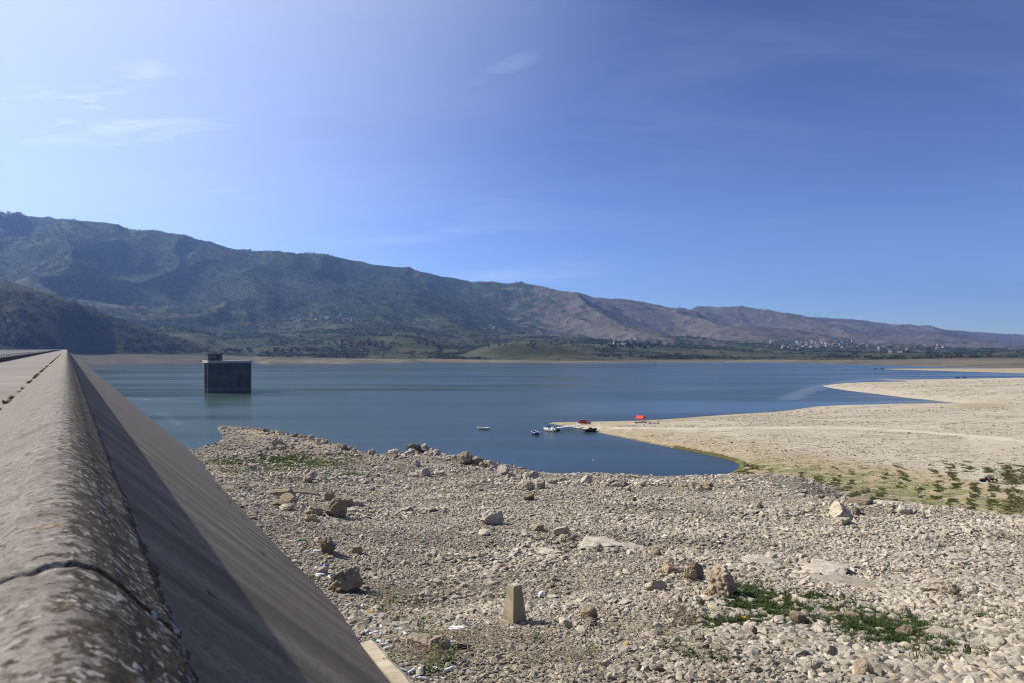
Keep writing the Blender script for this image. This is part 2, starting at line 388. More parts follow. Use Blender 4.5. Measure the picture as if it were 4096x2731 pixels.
# ------------------------------------------------------------------ camera, light, sky
SUN_AZ, SUN_EL = rad(-67), rad(37.5)       # azimuth measured from +Y (view axis), negative = left
sdir = Vector((math.sin(SUN_AZ) * math.cos(SUN_EL), math.cos(SUN_AZ) * math.cos(SUN_EL), math.sin(SUN_EL)))
cam = bpy.data.cameras.new('camera'); co = link(bpy.data.objects.new('camera', cam))
co.location = (0, 0, CAMZ); co.rotation_euler = (rad(90), 0, 0)
cam.sensor_width = 36; cam.lens = 36 * F / 1024; cam.shift_y = (HY - 341) / 1024
cam.clip_start = 0.05; cam.clip_end = 40000
cam.dof.use_dof = True; cam.dof.focus_distance = 45; cam.dof.aperture_fstop = 4.0
scene.camera = co
sl = bpy.data.lights.new('sun', 'SUN'); sl.energy = 5.0; sl.angle = rad(.53); sl.color = (1, .95, .86)
so = link(bpy.data.objects.new('sun', sl)); so.rotation_euler = sdir.to_track_quat('Z', 'Y').to_euler()
w = bpy.data.worlds.new('World'); scene.world = w; w.use_nodes = True
wt = w.node_tree; wt.nodes.clear()
def wn(typ, **kw):
    x = wt.nodes.new(typ)
    for k, v in kw.items():
        if k == 'ins':
            for a, b in v.items():
                if isinstance(b, bpy.types.NodeSocket): wt.links.new(b, x.inputs[a])
                else: x.inputs[a].default_value = b
        else: setattr(x, k, v)
    return x
sky = wn('ShaderNodeTexSky', sky_type='NISHITA', sun_disc=False, sun_elevation=SUN_EL, sun_rotation=SUN_AZ, altitude=2200, air_density=1.0, dust_density=.9, ozone_density=4.5)
# thin cirrus, laid out on the sky's own directions
wd = wn('ShaderNodeTexCoord').outputs['Generated']
nx = wn('ShaderNodeSeparateXYZ', ins={0: wd}).outputs
den = wn('ShaderNodeMath', operation='ADD', ins={0: nx[2], 1: .12})
pl = wn('ShaderNodeCombineXYZ', ins={0: wn('ShaderNodeMath', operation='DIVIDE', ins={0: nx[0], 1: den.outputs[0]}).outputs[0],
                                     1: wn('ShaderNodeMath', operation='DIVIDE', ins={0: nx[1], 1: den.outputs[0]}).outputs[0]}).outputs[0]
mp = wn('ShaderNodeMapping', ins={'Vector': pl, 'Rotation': (0, 0, rad(28)), 'Scale': (.55, 1.9, 1)}).outputs[0]
n1 = wn('ShaderNodeTexNoise', ins={'Vector': mp, 'Scale': 1.1, 'Detail': 9, 'Roughness': .60, 'Distortion': .9}).outputs[0]
n2 = wn('ShaderNodeTexNoise', ins={'Vector': pl, 'Scale': .55, 'Detail': 3, 'Roughness': .5}).outputs[0]
cl = wn('ShaderNodeMapRange', interpolation_type='SMOOTHSTEP', ins={0: n1, 1: .38, 2: .68, 3: 0, 4: 1}).outputs[0]
cover = wn('ShaderNodeMapRange', interpolation_type='SMOOTHSTEP', ins={0: n2, 1: .35, 2: .65, 3: .25, 4: 1}).outputs[0]
west = wn('ShaderNodeMapRange', interpolation_type='SMOOTHSTEP', ins={0: nx[0], 1: .12, 2: -.62, 3: .06, 4: 1}).outputs[0]
cl = wn('ShaderNodeMath', operation='MULTIPLY', ins={0: wn('ShaderNodeMath', operation='MULTIPLY', ins={0: cl, 1: west}).outputs[0], 1: cover}).outputs[0]
n3 = wn('ShaderNodeTexNoise', ins={'Vector': wn('ShaderNodeMapping', ins={'Vector': pl, 'Rotation': (0, 0, rad(10)), 'Scale': (.5, 1.2, 1)}).outputs[0], 'Scale': .8, 'Detail': 5, 'Roughness': .5}).outputs[0]
veil = wn('ShaderNodeMapRange', interpolation_type='SMOOTHSTEP', ins={0: wn('ShaderNodeMath', operation='ADD', ins={0: nx[0], 1: wn('ShaderNodeMath', operation='MULTIPLY', ins={0: n3, 1: -.3}).outputs[0]}).outputs[0], 1: .35, 2: -.9, 3: 0, 4: .8}).outputs[0]
def patch(c, rot, ln, wd, amt, lo=.36, hi=.62):
    v = wn('ShaderNodeMapping', vector_type='TEXTURE', ins={'Vector': pl, 'Location': (c[0], c[1], 0), 'Rotation': (0, 0, rot), 'Scale': (ln, wd, 100)}).outputs[0]
    L_ = wn('ShaderNodeVectorMath', operation='LENGTH', ins={0: v}).outputs['Value']
    m_ = wn('ShaderNodeMapRange', interpolation_type='SMOOTHERSTEP', ins={0: L_, 1: 1.3, 2: -.1, 3: 0, 4: min(1, amt * 1.25)}).outputs[0]
    f_ = wn('ShaderNodeMapRange', interpolation_type='SMOOTHSTEP', ins={0: n4, 1: lo - .06, 2: hi + .09, 3: .2, 4: 1}).outputs[0]
    return wn('ShaderNodeMath', operation='MULTIPLY', ins={0: m_, 1: f_}).outputs[0]
n4 = wn('ShaderNodeTexNoise', ins={'Vector': wn('ShaderNodeMapping', ins={'Vector': pl, 'Rotation': (0, 0, rad(-35)), 'Scale': (.6, 1.5, 1)}).outputs[0], 'Scale': 2.4, 'Detail': 9, 'Roughness': .62, 'Distortion': 1.2}).outputs[0]
wisp = wn('ShaderNodeMapRange', interpolation_type='SMOOTHSTEP', ins={0: n1, 1: .36, 2: .66, 3: .55, 4: 1.15}).outputs[0]
dt = wn('ShaderNodeVectorMath', operation='DOT_PRODUCT', ins={0: wd, 1: tuple(sdir)}).outputs['Value']
glow = wn('ShaderNodeMapRange', interpolation_type='SMOOTHSTEP', ins={0: wn('ShaderNodeMath', operation='ADD', ins={0: dt, 1: wn('ShaderNodeMath', operation='MULTIPLY', ins={0: n3, 1: .16}).outputs[0]}).outputs[0], 1: .42, 2: 1.20, 3: 0, 4: .85}).outputs[0]
veil = glow
for pa in (((-1.3, 2.0), rad(-18), .95, .7, .7), ((-1.5, 1.6), rad(20), .7, .4, .45), ((-.8, 1.4), rad(15), .7, .4, .3), ((-1.1, 2.7), rad(-8), .8, .6, .45), ((-.05, 1.88), rad(-44), .30, .085, .17, .3, .55), ((.02, 4.4), rad(-20), .7, .35, .3), ((-.15, 2.9), rad(-30), .5, .14, .12)):
    veil = wn('ShaderNodeMath', operation='MAXIMUM', ins={0: veil, 1: patch(*pa)}).outputs[0]
cl = wn('ShaderNodeMath', operation='MAXIMUM', ins={0: cl, 1: veil}).outputs[0]
def vm(op, a, s):
    return wn('ShaderNodeVectorMath', operation=op, ins={0: a, 'Scale': s}).outputs[0]
gm_ = wn('ShaderNodeGamma', ins={0: vm('SCALE', sky.outputs[0], .13), 1: 1.6}).outputs[0]
hs = wn('ShaderNodeHueSaturation', ins={'Hue': .506, 'Saturation': .92, 'Value': 1.0, 'Color': vm('SCALE', gm_, 9.6)}).outputs[0]
mx = wn('ShaderNodeMix', data_type='RGBA')
wt.links.new(wn('ShaderNodeMath', operation='MULTIPLY', ins={0: cl, 1: .85}).outputs[0], mx.inputs[0])
wt.links.new(hs, mx.inputs[6]); mx.inputs[7].default_value = (8.3, 9.0, 10.2, 1)
bg = wn('ShaderNodeBackground', ins={'Color': mx.outputs[2], 'Strength': .088})
wt.links.new(bg.outputs[0], wn('ShaderNodeOutputWorld').inputs[0])
scene.view_settings.view_transform = 'Standard'; scene.view_settings.look = 'None'
scene.view_settings.exposure = 0.64; scene.view_settings.gamma = 1.0
cy = scene.cycles; cy.filter_width = 1.15; cy.use_denoising = True; cy.max_bounces = 5; cy.diffuse_bounces = 2; cy.glossy_bounces = 3
cy.transmission_bounces = 3; cy.volume_bounces = 0; cy.caustics_reflective = False; cy.caustics_refractive = False
cy.sample_clamp_indirect = 6.0

# ------------------------------------------------------------------ near terrain: exact shoreline + smooth heights
def U(px, py, b=CAMZ):
    Y = F * b / (py - HY); return ((px - HX) / F * Y, Y, CAMZ - b)
SH = [(150, 450), (189.5, 450), (205, 446.5), (216, 443.5), (222, 439), (223, 434), (219, 429.5), (217, 426), (221, 424.8), (245, 426), (262, 428), (280, 431), (300, 435.4), (322, 439), (344, 446), (360, 452), (384, 455.5), (417, 456.5), (443, 458), (475, 461.5), (500, 465),
      (520, 468.5), (545, 473), (580, 476.5), (620, 479.3), (660, 481.5), (690, 482), (705, 480), (716, 477.5), (727, 474), (735, 470), (740, 466), (739, 462.5), (732, 459.5), (712, 454.5), (680, 448), (640, 440), (610, 433.5), (590, 429.3), (575, 426.6), (560, 424.2), (548, 422.2),
      (556, 421.2), (580, 420.8), (610, 420.3), (640, 419.6), (665, 418.4), (690, 416.6), (720, 414.2), (745, 412.6), (772, 411.2), (790, 409.3), (806, 407), (817, 405.6), (840, 404.4), (870, 403.9), (900, 403.4), (935, 403.3), (958, 403.6), (968, 403.4),
      (955, 401.6), (935, 399.4), (905, 396.4), (880, 393.2), (850, 389.8), (832, 387.2), (822, 384.9), (832, 383.4), (848, 382), (868, 381), (890, 380.6), (912, 380.4), (904, 379.7), (886, 379.2), (876, 378.7), (888, 378.4), (910, 378.5), (940, 378.2), (970, 377.6), (1000, 377), (1060, 376), (1250, 374.5), (1600, 373)]
SHW = np.array([U(*p)[:2] for p in SH])
POLY = np.vstack([SHW, [(1500, 300), (600, -60), (-60, -60), (-130, 60)]])
def inside(x, y, poly):
    r = np.zeros(x.shape, bool); n = len(poly)
    for i in range(n):
        x0, y0 = poly[i]; x1, y1 = poly[(i + 1) % n]
        if y0 == y1: continue
        c = ((y0 > y) != (y1 > y)) & (x < (x1 - x0) * (y - y0) / (y1 - y0) + x0); r ^= c
    return r
def dline(x, y, pts):
    d = np.full(x.shape, 1e9)
    for (x0, y0), (x1, y1) in zip(pts[:-1], pts[1:]):
        vx, vy = x1 - x0, y1 - y0; L = vx * vx + vy * vy
        t = np.clip(((x - x0) * vx + (y - y0) * vy) / L, 0, 1)
        d = np.minimum(d, (x - x0 - t * vx) ** 2 + (y - y0 - t * vy) ** 2)
    return np.sqrt(d)
AN = []
PROF = [(5, 4.4), (9, 5.15), (11.4, 5.65), (15, 6.4), (20, 7.4), (30, 9.2), (43, 11.0), (60, 13.7), (77, 16.2), (100, 19.4), (124, 22.6)]
for Y, b in PROF:
    for px in (420, 520, 620, 700):
        AN.append(((px - HX) / F * Y, Y, CAMZ - b))
for px, rim in ((790, (86, 17.4)), (860, (62, 13.8)), (940, (53, 12.6)), (1024, (46, 11.5)), (1180, (40, 10.4))):
    for Y, b in PROF:
        if Y <= rim[0] - 3: AN.append(((px - HX) / F * Y, Y, CAMZ - b))
    Y, b = rim; k = (px - HX) / F
    AN.append((k * Y, Y, CAMZ - b)); AN.append((k * Y * 1.28, Y * 1.28, 4.2 + .12 * (26 - b))); AN.append((k * Y * 1.6, Y * 1.6, 1.4))
for p in ((213, 472.5, 15.2), (216, 480.5, 11.75), (235, 500, 9.7), (262, 530, 8.7), (296, 565, 7.9), (340, 622, 6.6), (390, 683, 5.6), (195, 455, 24), (280, 470, 17.9), (300, 460, 23), (280, 450, 24.4), (300, 490, 13.5), (340, 470, 18.4), (380, 460, 22.4), (417, 451.5, 23.0), (380, 455, 24),
          (240, 432, 25), (260, 440, 24.6), (300, 446, 23.6), (335, 452, 22.8), (450, 458.5, 22.6), (480, 466, 22.6), (520, 471, 23.8), (580, 482, 22.7), (640, 481, 22.9), (690, 480.5, 23),
          (600, 424, 25), (640, 427, 24.4), (700, 432, 24), (760, 440, 23.7), (850, 440, 23.3), (950, 440, 22.8), (1024, 440, 22), (1200, 440, 21), (760, 470, 24.8), (800, 478, 25), (860, 484, 24.9), (900, 490, 24.9), (960, 498, 24.8), (1024, 505, 24.6), (860, 465, 24), (950, 470, 23.6), (1024, 470, 23),
          (1200, 480, 22.4), (820, 420, 24), (900, 415, 23.7), (1024, 412, 23), (1200, 412, 22), (900, 388, 23.2), (960, 390, 22.8), (1024, 390, 22), (1200, 390, 21), (1024, 400, 23.6), (1400, 380, 22), (1000, 380, 24.6), (1500, 420, 20)):
    AN.append(U(*p))
AN = np.array(AN)
def tps_fit(A, lam=0.02):
    n = len(A); X = A[:, :2] / 100.0
    r2 = ((X[:, None] - X[None]) ** 2).sum(-1); K = .5 * r2 * np.log(r2 + 1e-12) + lam * .01 * np.eye(n)
    P = np.hstack([np.ones((n, 1)), X]); S = np.block([[K, P], [P.T, np.zeros((3, 3))]])
    return X, np.linalg.solve(S, np.concatenate([A[:, 2], np.zeros(3)]))
TX, TWt = tps_fit(AN)
def tps(x, y):
    out = np.empty(x.shape); xf, yf, of = x.ravel() / 100, y.ravel() / 100, out.ravel()
    for i in range(0, len(xf), 20000):
        r2 = (xf[i:i + 20000, None] - TX[None, :, 0]) ** 2 + (yf[i:i + 20000, None] - TX[None, :, 1]) ** 2
        of[i:i + 20000] = (.5 * r2 * np.log(r2 + 1e-12)) @ TWt[:len(TX)] + TWt[-3] + TWt[-2] * xf[i:i + 20000] + TWt[-1] * yf[i:i + 20000]
    return of.reshape(x.shape)
def zland(x, y):
    x = np.asarray(x, float); y = np.asarray(y, float)
    ins = inside(x, y, POLY); d = dline(x, y, SHW)
    H = np.maximum(tps(x, y), .35)
    L = np.clip(2.5 + .018 * y, 3, 14)
    near = sstep(240, 120, y)
    rough = (fbm(x / 3.1, y / 3.1, 5, 4) - .5) * .35 * near + (fbm(x / 17, y / 17, 9, 4) - .5) * np.clip(H * .22, .15, 1.1)
    z = (H + rough) * (1 - np.exp(-d / L)) + .03
    return np.where(ins, z, -np.minimum(.09 * d + .02, 3.0)), ins, d
def z1(x, y): return float(zland(np.array([x]), np.array([y]))[0][0])
def G(px, py, lo=5.0, hi=800.0):
    """the point of the near ground seen along the pixel (px, py)"""
    Ys = np.exp(np.linspace(math.log(lo), math.log(hi), 1200)); k = (px - HX) / F
    zz = np.maximum(zland(k * Ys, Ys)[0], 0.0)
    below = zz >= CAMZ - Ys * (py - HY) / F
    i = int(np.argmax(below)) if below.any() else len(Ys) - 1
    Y = Ys[i]; return Vector((k * Y, Y, zz[i]))
# dam axis
TH = math.atan((HX - 67) / F); DN = np.array([math.cos(TH), math.sin(TH)]); DD = np.array([-math.sin(TH), math.cos(TH)])
def slope_z(x, y):     # height of the dam's lake face over (x, y)
    a = x * DN[0] + y * DN[1]; return CAMZ - (a + 1.41) / 1.063

nr, nc = 470, 560
Yr = np.exp(np.linspace(math.log(4.5), math.log(760), nr)); q = np.linspace(-.72, 1.45, nc)
Yg, Qg = np.meshgrid(Yr, q, indexing='ij'); Xg = Yg * Qg
Zg, INg, Dg = zland(Xg, Yg)
keepv = (Zg > -2.4) & (Zg > slope_z(Xg, Yg) - 2.5)
keep = keepv[:-1, :-1] & keepv[1:, :-1] & keepv[1:, 1:] & keepv[:-1, 1:]
gm, used = grid_mesh('ground', np.stack([Xg, Yg, Zg], -1).reshape(-1, 3), nr, nc, M['ground'], keep)
PX_PATCH = ((768, 607, 62, 26), (886, 631, 78, 30))
# the zones below the line Yrim(px): hollow with rows of weeds
RIMP = np.array([(690, 145), (740, 130), (790, 117), (860, 92), (940, 76), (1024, 66), (1200, 56), (1500, 46)])
def px_of(x, y): return HX + F * x / y
def zones(x, y, z, d):
    px = px_of(x, y); py = HY + F * (CAMZ - z) / y
    far = sstep(0, 14, y - np.interp(px, RIMP[:, 0], RIMP[:, 1])) * (px > 690)
    pen = np.clip(np.maximum(far, ((y > 150) & (px > 500)).astype(float)), 0, 1)
    hollow = far * sstep(2.8, 1.7, z) * sstep(175, 150, y) * sstep(700, 730, px)
    shore = sstep(11, 2, d) * (px > 470) * (y < 300)
    plat = sstep(55, 10, np.hypot((px - 325) * 1.0, (py - 442) * 4)) + .9 * sstep(40, 8, np.hypot((px - 262) * .7, (py - 432) * 5))
    inl = sstep(50, 8, np.hypot((px - 985) * .8, (py - 405) * 8))
    sand = np.clip(np.maximum.reduce([hollow * .9, shore * .85, np.clip(plat, 0, 1) * .62 * (px < 400), inl * .8, sstep(34, 6, d) * .62 * pen * (px > 600) * (y < 260)]), 0, 1)
    wet = sstep(1.8, .2, d) * (.45 + .35 * sstep(590, 640, px) * (y < 225)) * (y < 400) + .45 * sstep(5, 1, d) * (np.abs(px - 735) < 60) * (y < 200)
    patch = np.maximum(sstep(1.05, .45, np.hypot((px - 768) / 44, (py - 606) / 19)), sstep(1.05, .45, np.hypot((px - 888) / 56, (py - 632) / 22))) * (y < 60)
    green = .85 * patch + .95 * sstep(1, 0, np.hypot((px - 285) / 125, (py - 468) / 24)) + .6 * sstep(1, 0, np.hypot((px - 225) / 45, (py - 458) / 16)) + .62 * hollow * sstep(2.6, 1.4, z)
    return pen, sand, wet, green
pen, sand, wet, green = zones(Xg, Yg, Zg, Dg)
TRK = np.array([U(575, 424, 25.2)[:2], U(620, 426.5, 24.8)[:2], U(700, 428, 24.1)[:2], U(780, 427, 23.9)[:2], U(850, 427, 23.5)[:2], U(920, 431, 23.1)[:2], U(980, 437, 22.7)[:2], U(1060, 445, 22)[:2], U(1250, 458, 21)[:2]])
td = dline(Xg, Yg, TRK); track = sstep(4.2, 1.2, td) * .8
for nme, arr in (('pen', pen), ('sand', sand), ('wet', wet), ('green', green), ('track', track)): vattr(gm, nme, arr.ravel()[used])
tag(link(bpy.data.objects.new('ground', gm)), 'stony lake bed laid bare below the dam', kind='structure')

# ------------------------------------------------------------------ far shore and mountains (one heightfield in range and bearing)
SHF = np.array([(-500, 700), (-200, 800), (20, 860), (60, 930), (86, 1050), (110, 1100), (199, 1184), (255, 1290), (268, 1160), (300, 1200), (350, 1216), (400, 1262), (430, 1362), (510, 1296), (589, 1225), (637, 1296), (725, 1335), (780, 1310), (841, 1184), (880, 1130), (903, 1070), (930, 1010), (965, 965), (1000, 935), (1100, 900), (1700, 800)])
RID = [(-420, 190), (0, 212.5), (61, 219), (93, 221), (117, 224.7), (130, 229.5), (178, 234), (196, 238.6), (226, 247), (257, 251), (283, 252.5), (320, 254), (344, 258), (370, 264), (409, 268.6), (435, 274), (457, 278.6), (472, 282), (483, 281), (510, 283.6), (524, 282.6), (548, 288.7), (570, 292), (577, 291), (592, 297),
       (631, 299.5), (653, 304), (673, 309), (685, 308), (697, 306), (718, 307), (740, 306.5), (771, 310.4), (805, 316), (849, 319), (892, 324), (927, 325.7), (949, 329.6), (975, 332), (1024, 335), (1500, 341)]
RID = np.array(RID)
hc, hr = 1000, 460
pxs = np.linspace(-330, 1450, hc); ks = (pxs - HX) / F
r0 = np.interp(pxs, SHF[:, 0], SHF[:, 1])
RR = np.interp(pxs, [-330, 0, 200, 300, 480, 600, 670, 700, 850, 1024, 1450], [3900, 4000, 4100, 4200, 4700, 5200, 5700, 6300, 7600, 9000, 11500])
ysil = np.interp(pxs, RID[:, 0], RID[:, 1])
tt = np.linspace(0, 1, hr) ** 1.55
tt = tt * 1.22
YY = r0[None, :] + (RR - r0)[None, :] * tt[:, None]
XX = YY * ks[None, :]
Ht = CAMZ + (HY - ysil) / F * RR                       # ridge height
tcol = np.repeat(tt[:, None], hc, 1)
base = np.interp(tcol, [0, .04, .1, .25, .40, .52, .70, .86, 1, 1.22], [0, .012, .032, .085, .15, .235, .52, .80, 1, .86])
# lower, wider apron on the right where the plain is broad
apr = np.interp(tcol, [0, .1, .3, .5, .65, .82, 1, 1.22], [0, .018, .07, .18, .34, .66, 1, .86])
wr = sstep(520, 900, pxs)[None, :]; base = base * (1 - wr) + apr * wr
# spurs running down from the ridge
ang = rad(20); sx = XX * math.cos(ang) + YY * math.sin(ang); sy = -XX * math.sin(ang) + YY * math.cos(ang)
wx = (fbm(XX / 900, YY / 900, 31, 3) - .5) * 700
sp = ridged((sx + wx) / 1150, (sy) / 2900, 41, 4, .42); sp2 = ridged((sx + wx * .8) / 480, sy / 1100, 57, 4, .45)
env = np.clip((tcol - .22) / .35, 0, 1) * np.clip((1.12 - tcol) / .25, .25, 1)
zz = Ht[None, :] * (base + (sp - .60) * .80 * env + (sp2 - .58) * .20 * env)
zz += (fbm(XX / 160, YY / 160, 71, 5) - .5) * 22 * np.clip((tcol - .03) / .3, 0, 1)
zz += (fbm(XX / 420, YY / 420, 75, 4) - .45) * 40 * sstep(.03, .12, tcol) * sstep(.5, .2, tcol)
zz = np.maximum(zz, 0)
# silhouette: scale each bearing smoothly so that the crest stands at its surveyed height
elev = (zz - CAMZ) / YY; top = elev.max(0); want = (HY - ysil) / F
sc = np.clip(want, .004, None) / np.clip(top, .003, None)
kern = np.hanning(27); kern /= kern.sum(); sc = np.convolve(np.pad(sc, 13, mode='edge'), kern, 'valid')
zz = np.where(zz > CAMZ, CAMZ + (zz - CAMZ) * sc[None, :], zz)
# beach: gentle first 120 m
dsh = YY - r0[None, :]
bw = np.interp(pxs, [60, 100, 200, 300, 420, 500, 600, 800, 880, 950, 1100], [230, 220, 190, 110, 65, 45, 45, 60, 120, 300, 330])[None, :]
bh = np.interp(pxs, [60, 100, 200, 300, 420, 500, 600, 800, 880, 950, 1100], [17, 16, 12, 9, 6, 4, 3.5, 4.5, 6, 8, 9])[None, :]
lim = bh * np.clip(dsh / bw, 0, 1) ** .8 + np.clip(dsh - bw, 0, None) * .055
zz = np.where(dsh < bw * 3.5, np.minimum(np.maximum(zz, bh * np.clip(dsh / bw, 0, 1) ** .8), lim + 2 * zz * sstep(1, 3.5, dsh / bw)), zz)
# (beach mask follows below)
def hill(zc, pts, rc, wd, wd2=None):
    """a separate rise: crest line given by bearing and height, at range rc"""
    pts = np.array(pts, float); cr = np.interp(pxs, pts[:, 0], pts[:, 1]); R = np.interp(pxs, [p[0] for p in rc], [p[1] for p in rc])
    H = CAMZ + (HY - cr) / F * R
    on = sstep(pts[0, 0] - 8, pts[0, 0] + 2, pxs) * sstep(pts[-1, 0] + 8, pts[-1, 0] - 2, pxs)
    s = (YY - R[None, :]) / np.where(YY < R[None, :], wd, wd2 or wd)
    g = np.exp(-s * s * 1.0)
    n = (fbm(XX / 90, YY / 90, 91, 4) - .5) * .16 + (ridged(XX / 260, YY / 260, 93, 3) - .6) * .18
    hh = (H * on)[None, :] * sstep(.75, 1.9, dsh / bw) * g * (1 + n * (1 - np.exp(-s * s * 6)))
    return np.maximum(zc, hh), hh
zz, hA = hill(zz, [(-330, 262), (-100, 268), (0, 281), (24, 287), (68, 300.5), (96, 310), (139, 326), (175, 337), (204, 346), (225, 352)], [(-330, 1500), (0, 1500), (225, 1420)], 330, 500)
zz, hB = hill(zz, [(110, 322), (140, 325), (160, 325.5), (185, 329.5), (207, 334), (236, 344), (260, 351)], [(100, 2000), (260, 1750)], 300)
zz, hC = hill(zz, [(455, 356), (466, 352), (478, 347.5), (492, 343.5), (512, 341.3), (535, 341.3), (556, 344), (575, 349), (592, 354), (604, 357)], [(455, 1560), (604, 1480)], 105)
zz, hD = hill(zz, [(968, 358), (985, 354), (1000, 351), (1024, 349.5), (1100, 346), (1300, 344)], [(968, 1900), (1300, 1700)], 170)
zz, hE = hill(zz, [(440, 344), (415, 338), (390, 335.5), (340, 337), (300, 345)][::-1], [(300, 1900), (440, 1800)], 190)
beach = sstep(1.25, .8, dsh / bw) * sstep(bh * 1.7, bh * 1.1, zz)
front = np.full((1, hc), -2.0)
ZZ = np.vstack([front, np.where(tt[:, None] == 0, .05, zz)]); XX2 = np.vstack([XX[:1] * .985, XX]); YY2 = np.vstack([YY[:1] * .985, YY])
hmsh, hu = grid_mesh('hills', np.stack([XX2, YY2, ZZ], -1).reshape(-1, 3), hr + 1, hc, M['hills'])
hf = tcol
veg = .34 + .36 * sstep(.42, .6, hf) * (1 - .92 * sstep(430, 640, pxs)[None, :]) - .16 * sstep(470, 620, pxs)[None, :]
veg += (.14 * sstep(.02, .06, hf) * sstep(.45, .25, hf) * sstep(560, 700, pxs)[None, :] + .16 * sstep(.10, .2, hf) * sstep(.5, .35, hf)) * (.5 + 1.0 * fbm(XX / 500, YY / 260, 171, 3))
veg = np.where(hA > zz * .97, .46, veg); veg = np.where(hC > zz * .97, .2, veg)
bare = sstep(.42, .6, hf) * (.35 + .65 * sstep(380, 600, pxs)[None, :]) + .75 * sstep(.12, .3, hf) * sstep(560, 660, pxs)[None, :]
bare = np.where(hA > zz * .97, .35, bare); bare = np.where(hC > zz * .97, .12, bare)
red = sstep(930, 950, pxs)[None, :] * sstep(1010, 990, pxs)[None, :] * sstep(1.0, 1.2, dsh / bw) * sstep(2.0, 1.7, dsh / bw)
left_dark = sstep(330, 190, pxs)[None, :] * np.ones_like(zz)
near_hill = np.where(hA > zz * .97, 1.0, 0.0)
for nme, arr in (('left_dark', left_dark), ('nearhill', near_hill), ('veg', veg), ('bare', np.clip(bare, 0, 1)), ('beach', beach), ('redsoil', red)):
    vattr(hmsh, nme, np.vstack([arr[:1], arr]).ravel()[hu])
tag(link(bpy.data.objects.new('hills', hmsh)), 'scrub covered mountain range beyond the lake', kind='structure')
PYH = HY - (zz - CAMZ) / YY * F
def GH(px, py):
    """the point of the far slopes seen along the pixel"""
    j = int(np.clip(np.searchsorted(pxs, px), 0, hc - 1)); col = PYH[:, j]
    run = np.minimum.accumulate(col); i = int(np.argmax(run <= py)) if (run <= py).any() else None
    if i is None: return None
    return Vector((YY[i, j] * (px - HX) / F, YY[i, j], zz[i, j]))
# far sandbanks
def sandbank(pts):
    W = np.array([U(*p)[:2] for p in pts]); c = W.mean(0); V = []; n = len(W); Fc = []
    for s, z in ((1.0, -.3), (.9, .35), (.55, .8)):
        for p in W: V.append((c[0] + (p[0] - c[0]) * s, c[1] + (p[1] - c[1]) * s, z))
    for r in range(2):
        for k in range(n): Fc.append((r * n + k, r * n + (k + 1) % n, (r + 1) * n + (k + 1) % n, (r + 1) * n + k))
    V.append((c[0], c[1], .9)); Fc += [(2 * n + k, 2 * n + (k + 1) % n, 3 * n) for k in range(n)]
    me = mesh_from('sandbank', V, Fc, M['ground'], True)
    for nme, v in (('pen', 1), ('sand', .75), ('wet', 0), ('green', 0), ('track', 0)): vattr(me, nme, np.full(len(V), v))
    tag(link(bpy.data.objects.new('sandbank', me)), 'low sandy spit lying in the far water', kind='structure')
sandbank([(876.5, 368), (890, 367.8), (920, 367.7), (950, 367.6), (990, 367.6), (1040, 367.3), (1250, 366.5), (1250, 376), (1040, 372.8), (1000, 371.7), (972, 371), (940, 369.9), (912, 369.1), (890, 368.5)])

# ------------------------------------------------------------------ water
wr_, wc_ = 330, 520
Yw = np.exp(np.linspace(math.log(60), math.log(2300), wr_)); qw = np.linspace(-1.15, 1.6, wc_)
Yw2, Qw2 = np.meshgrid(Yw, qw, indexing='ij'); Xw2 = Yw2 * Qw2
pw, u2 = grid_mesh('lake', np.stack([Xw2, Yw2, np.zeros_like(Xw2)], -1).reshape(-1, 3), wr_, wc_, M['water'])
pxw = px_of(Xw2, Yw2)
shel = sstep(245, 150, Yw2) * sstep(330, 480, pxw)
chop = 1 - .82 * shel
turb = (.35 + .65 * sstep(760, 180, pxw)) * sstep(2600, 250, Yw2) * (1 - .7 * shel)
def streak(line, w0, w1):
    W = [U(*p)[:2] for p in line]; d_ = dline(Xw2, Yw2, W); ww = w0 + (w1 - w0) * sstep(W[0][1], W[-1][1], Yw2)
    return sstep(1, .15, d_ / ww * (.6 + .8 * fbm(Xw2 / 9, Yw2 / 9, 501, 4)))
sheen_foam = np.maximum.reduce([.8 * streak([(790, 398), (803, 391), (825, 384.5), (855, 379.5), (890, 377)], 9, 13), .9 * streak([(128, 397), (150, 398.5), (172, 398)], 5, 5), .6 * streak([(92, 366.5), (105, 367.5)], 9, 9), .45 * streak([(160, 412), (180, 424)], 3, 3)])
vattr(pw, 'sheen_foam', sheen_foam.ravel()[u2])
vattr(pw, 'chop', chop.ravel()[u2]); vattr(pw, 'turbid', turb.ravel()[u2])
tag(link(bpy.data.objects.new('lake', pw)), 'blue green reservoir water', kind='structure')
# ------------------------------------------------------------------ dam
def path(t):
    """centre line in the dam's frame: straight, then a turn to the left at the far abutment -> (x, y, nx, ny)"""
    T0, R, PH = 1090.0, 110.0, rad(52)
    if t <= T0: return 0, t, 1, 0
    if t <= T0 + R * PH:
        f = (t - T0) / R; return -R + R * math.cos(f), T0 + R * math.sin(f), math.cos(f), math.sin(f)
    e = t - T0 - R * PH
    return -R + R * math.cos(PH) - math.sin(PH) * e, T0 + R * math.sin(PH) + math.cos(PH) * e, math.cos(PH), math.sin(PH)
def sweep(name, ts, prof, mat, parent, disp=None, smooth=True):
    V = []
    for t in ts:
        x, y, nx_, ny_ = path(t)
        for k, (a, b) in enumerate(prof):
            if disp: da, db = disp(a, b, t); 
            else: da = db = 0
            V.append((x + nx_ * (a + da), y + ny_ * (a + da), -(b + db)))
    me, _ = grid_mesh(name, np.array(V), len(ts), len(prof), mat, None, smooth)
    me.flip_normals()
    return link(bpy.data.objects.new(name, me), parent)
dam = empty('dam', (0, 0, CAMZ), TH)
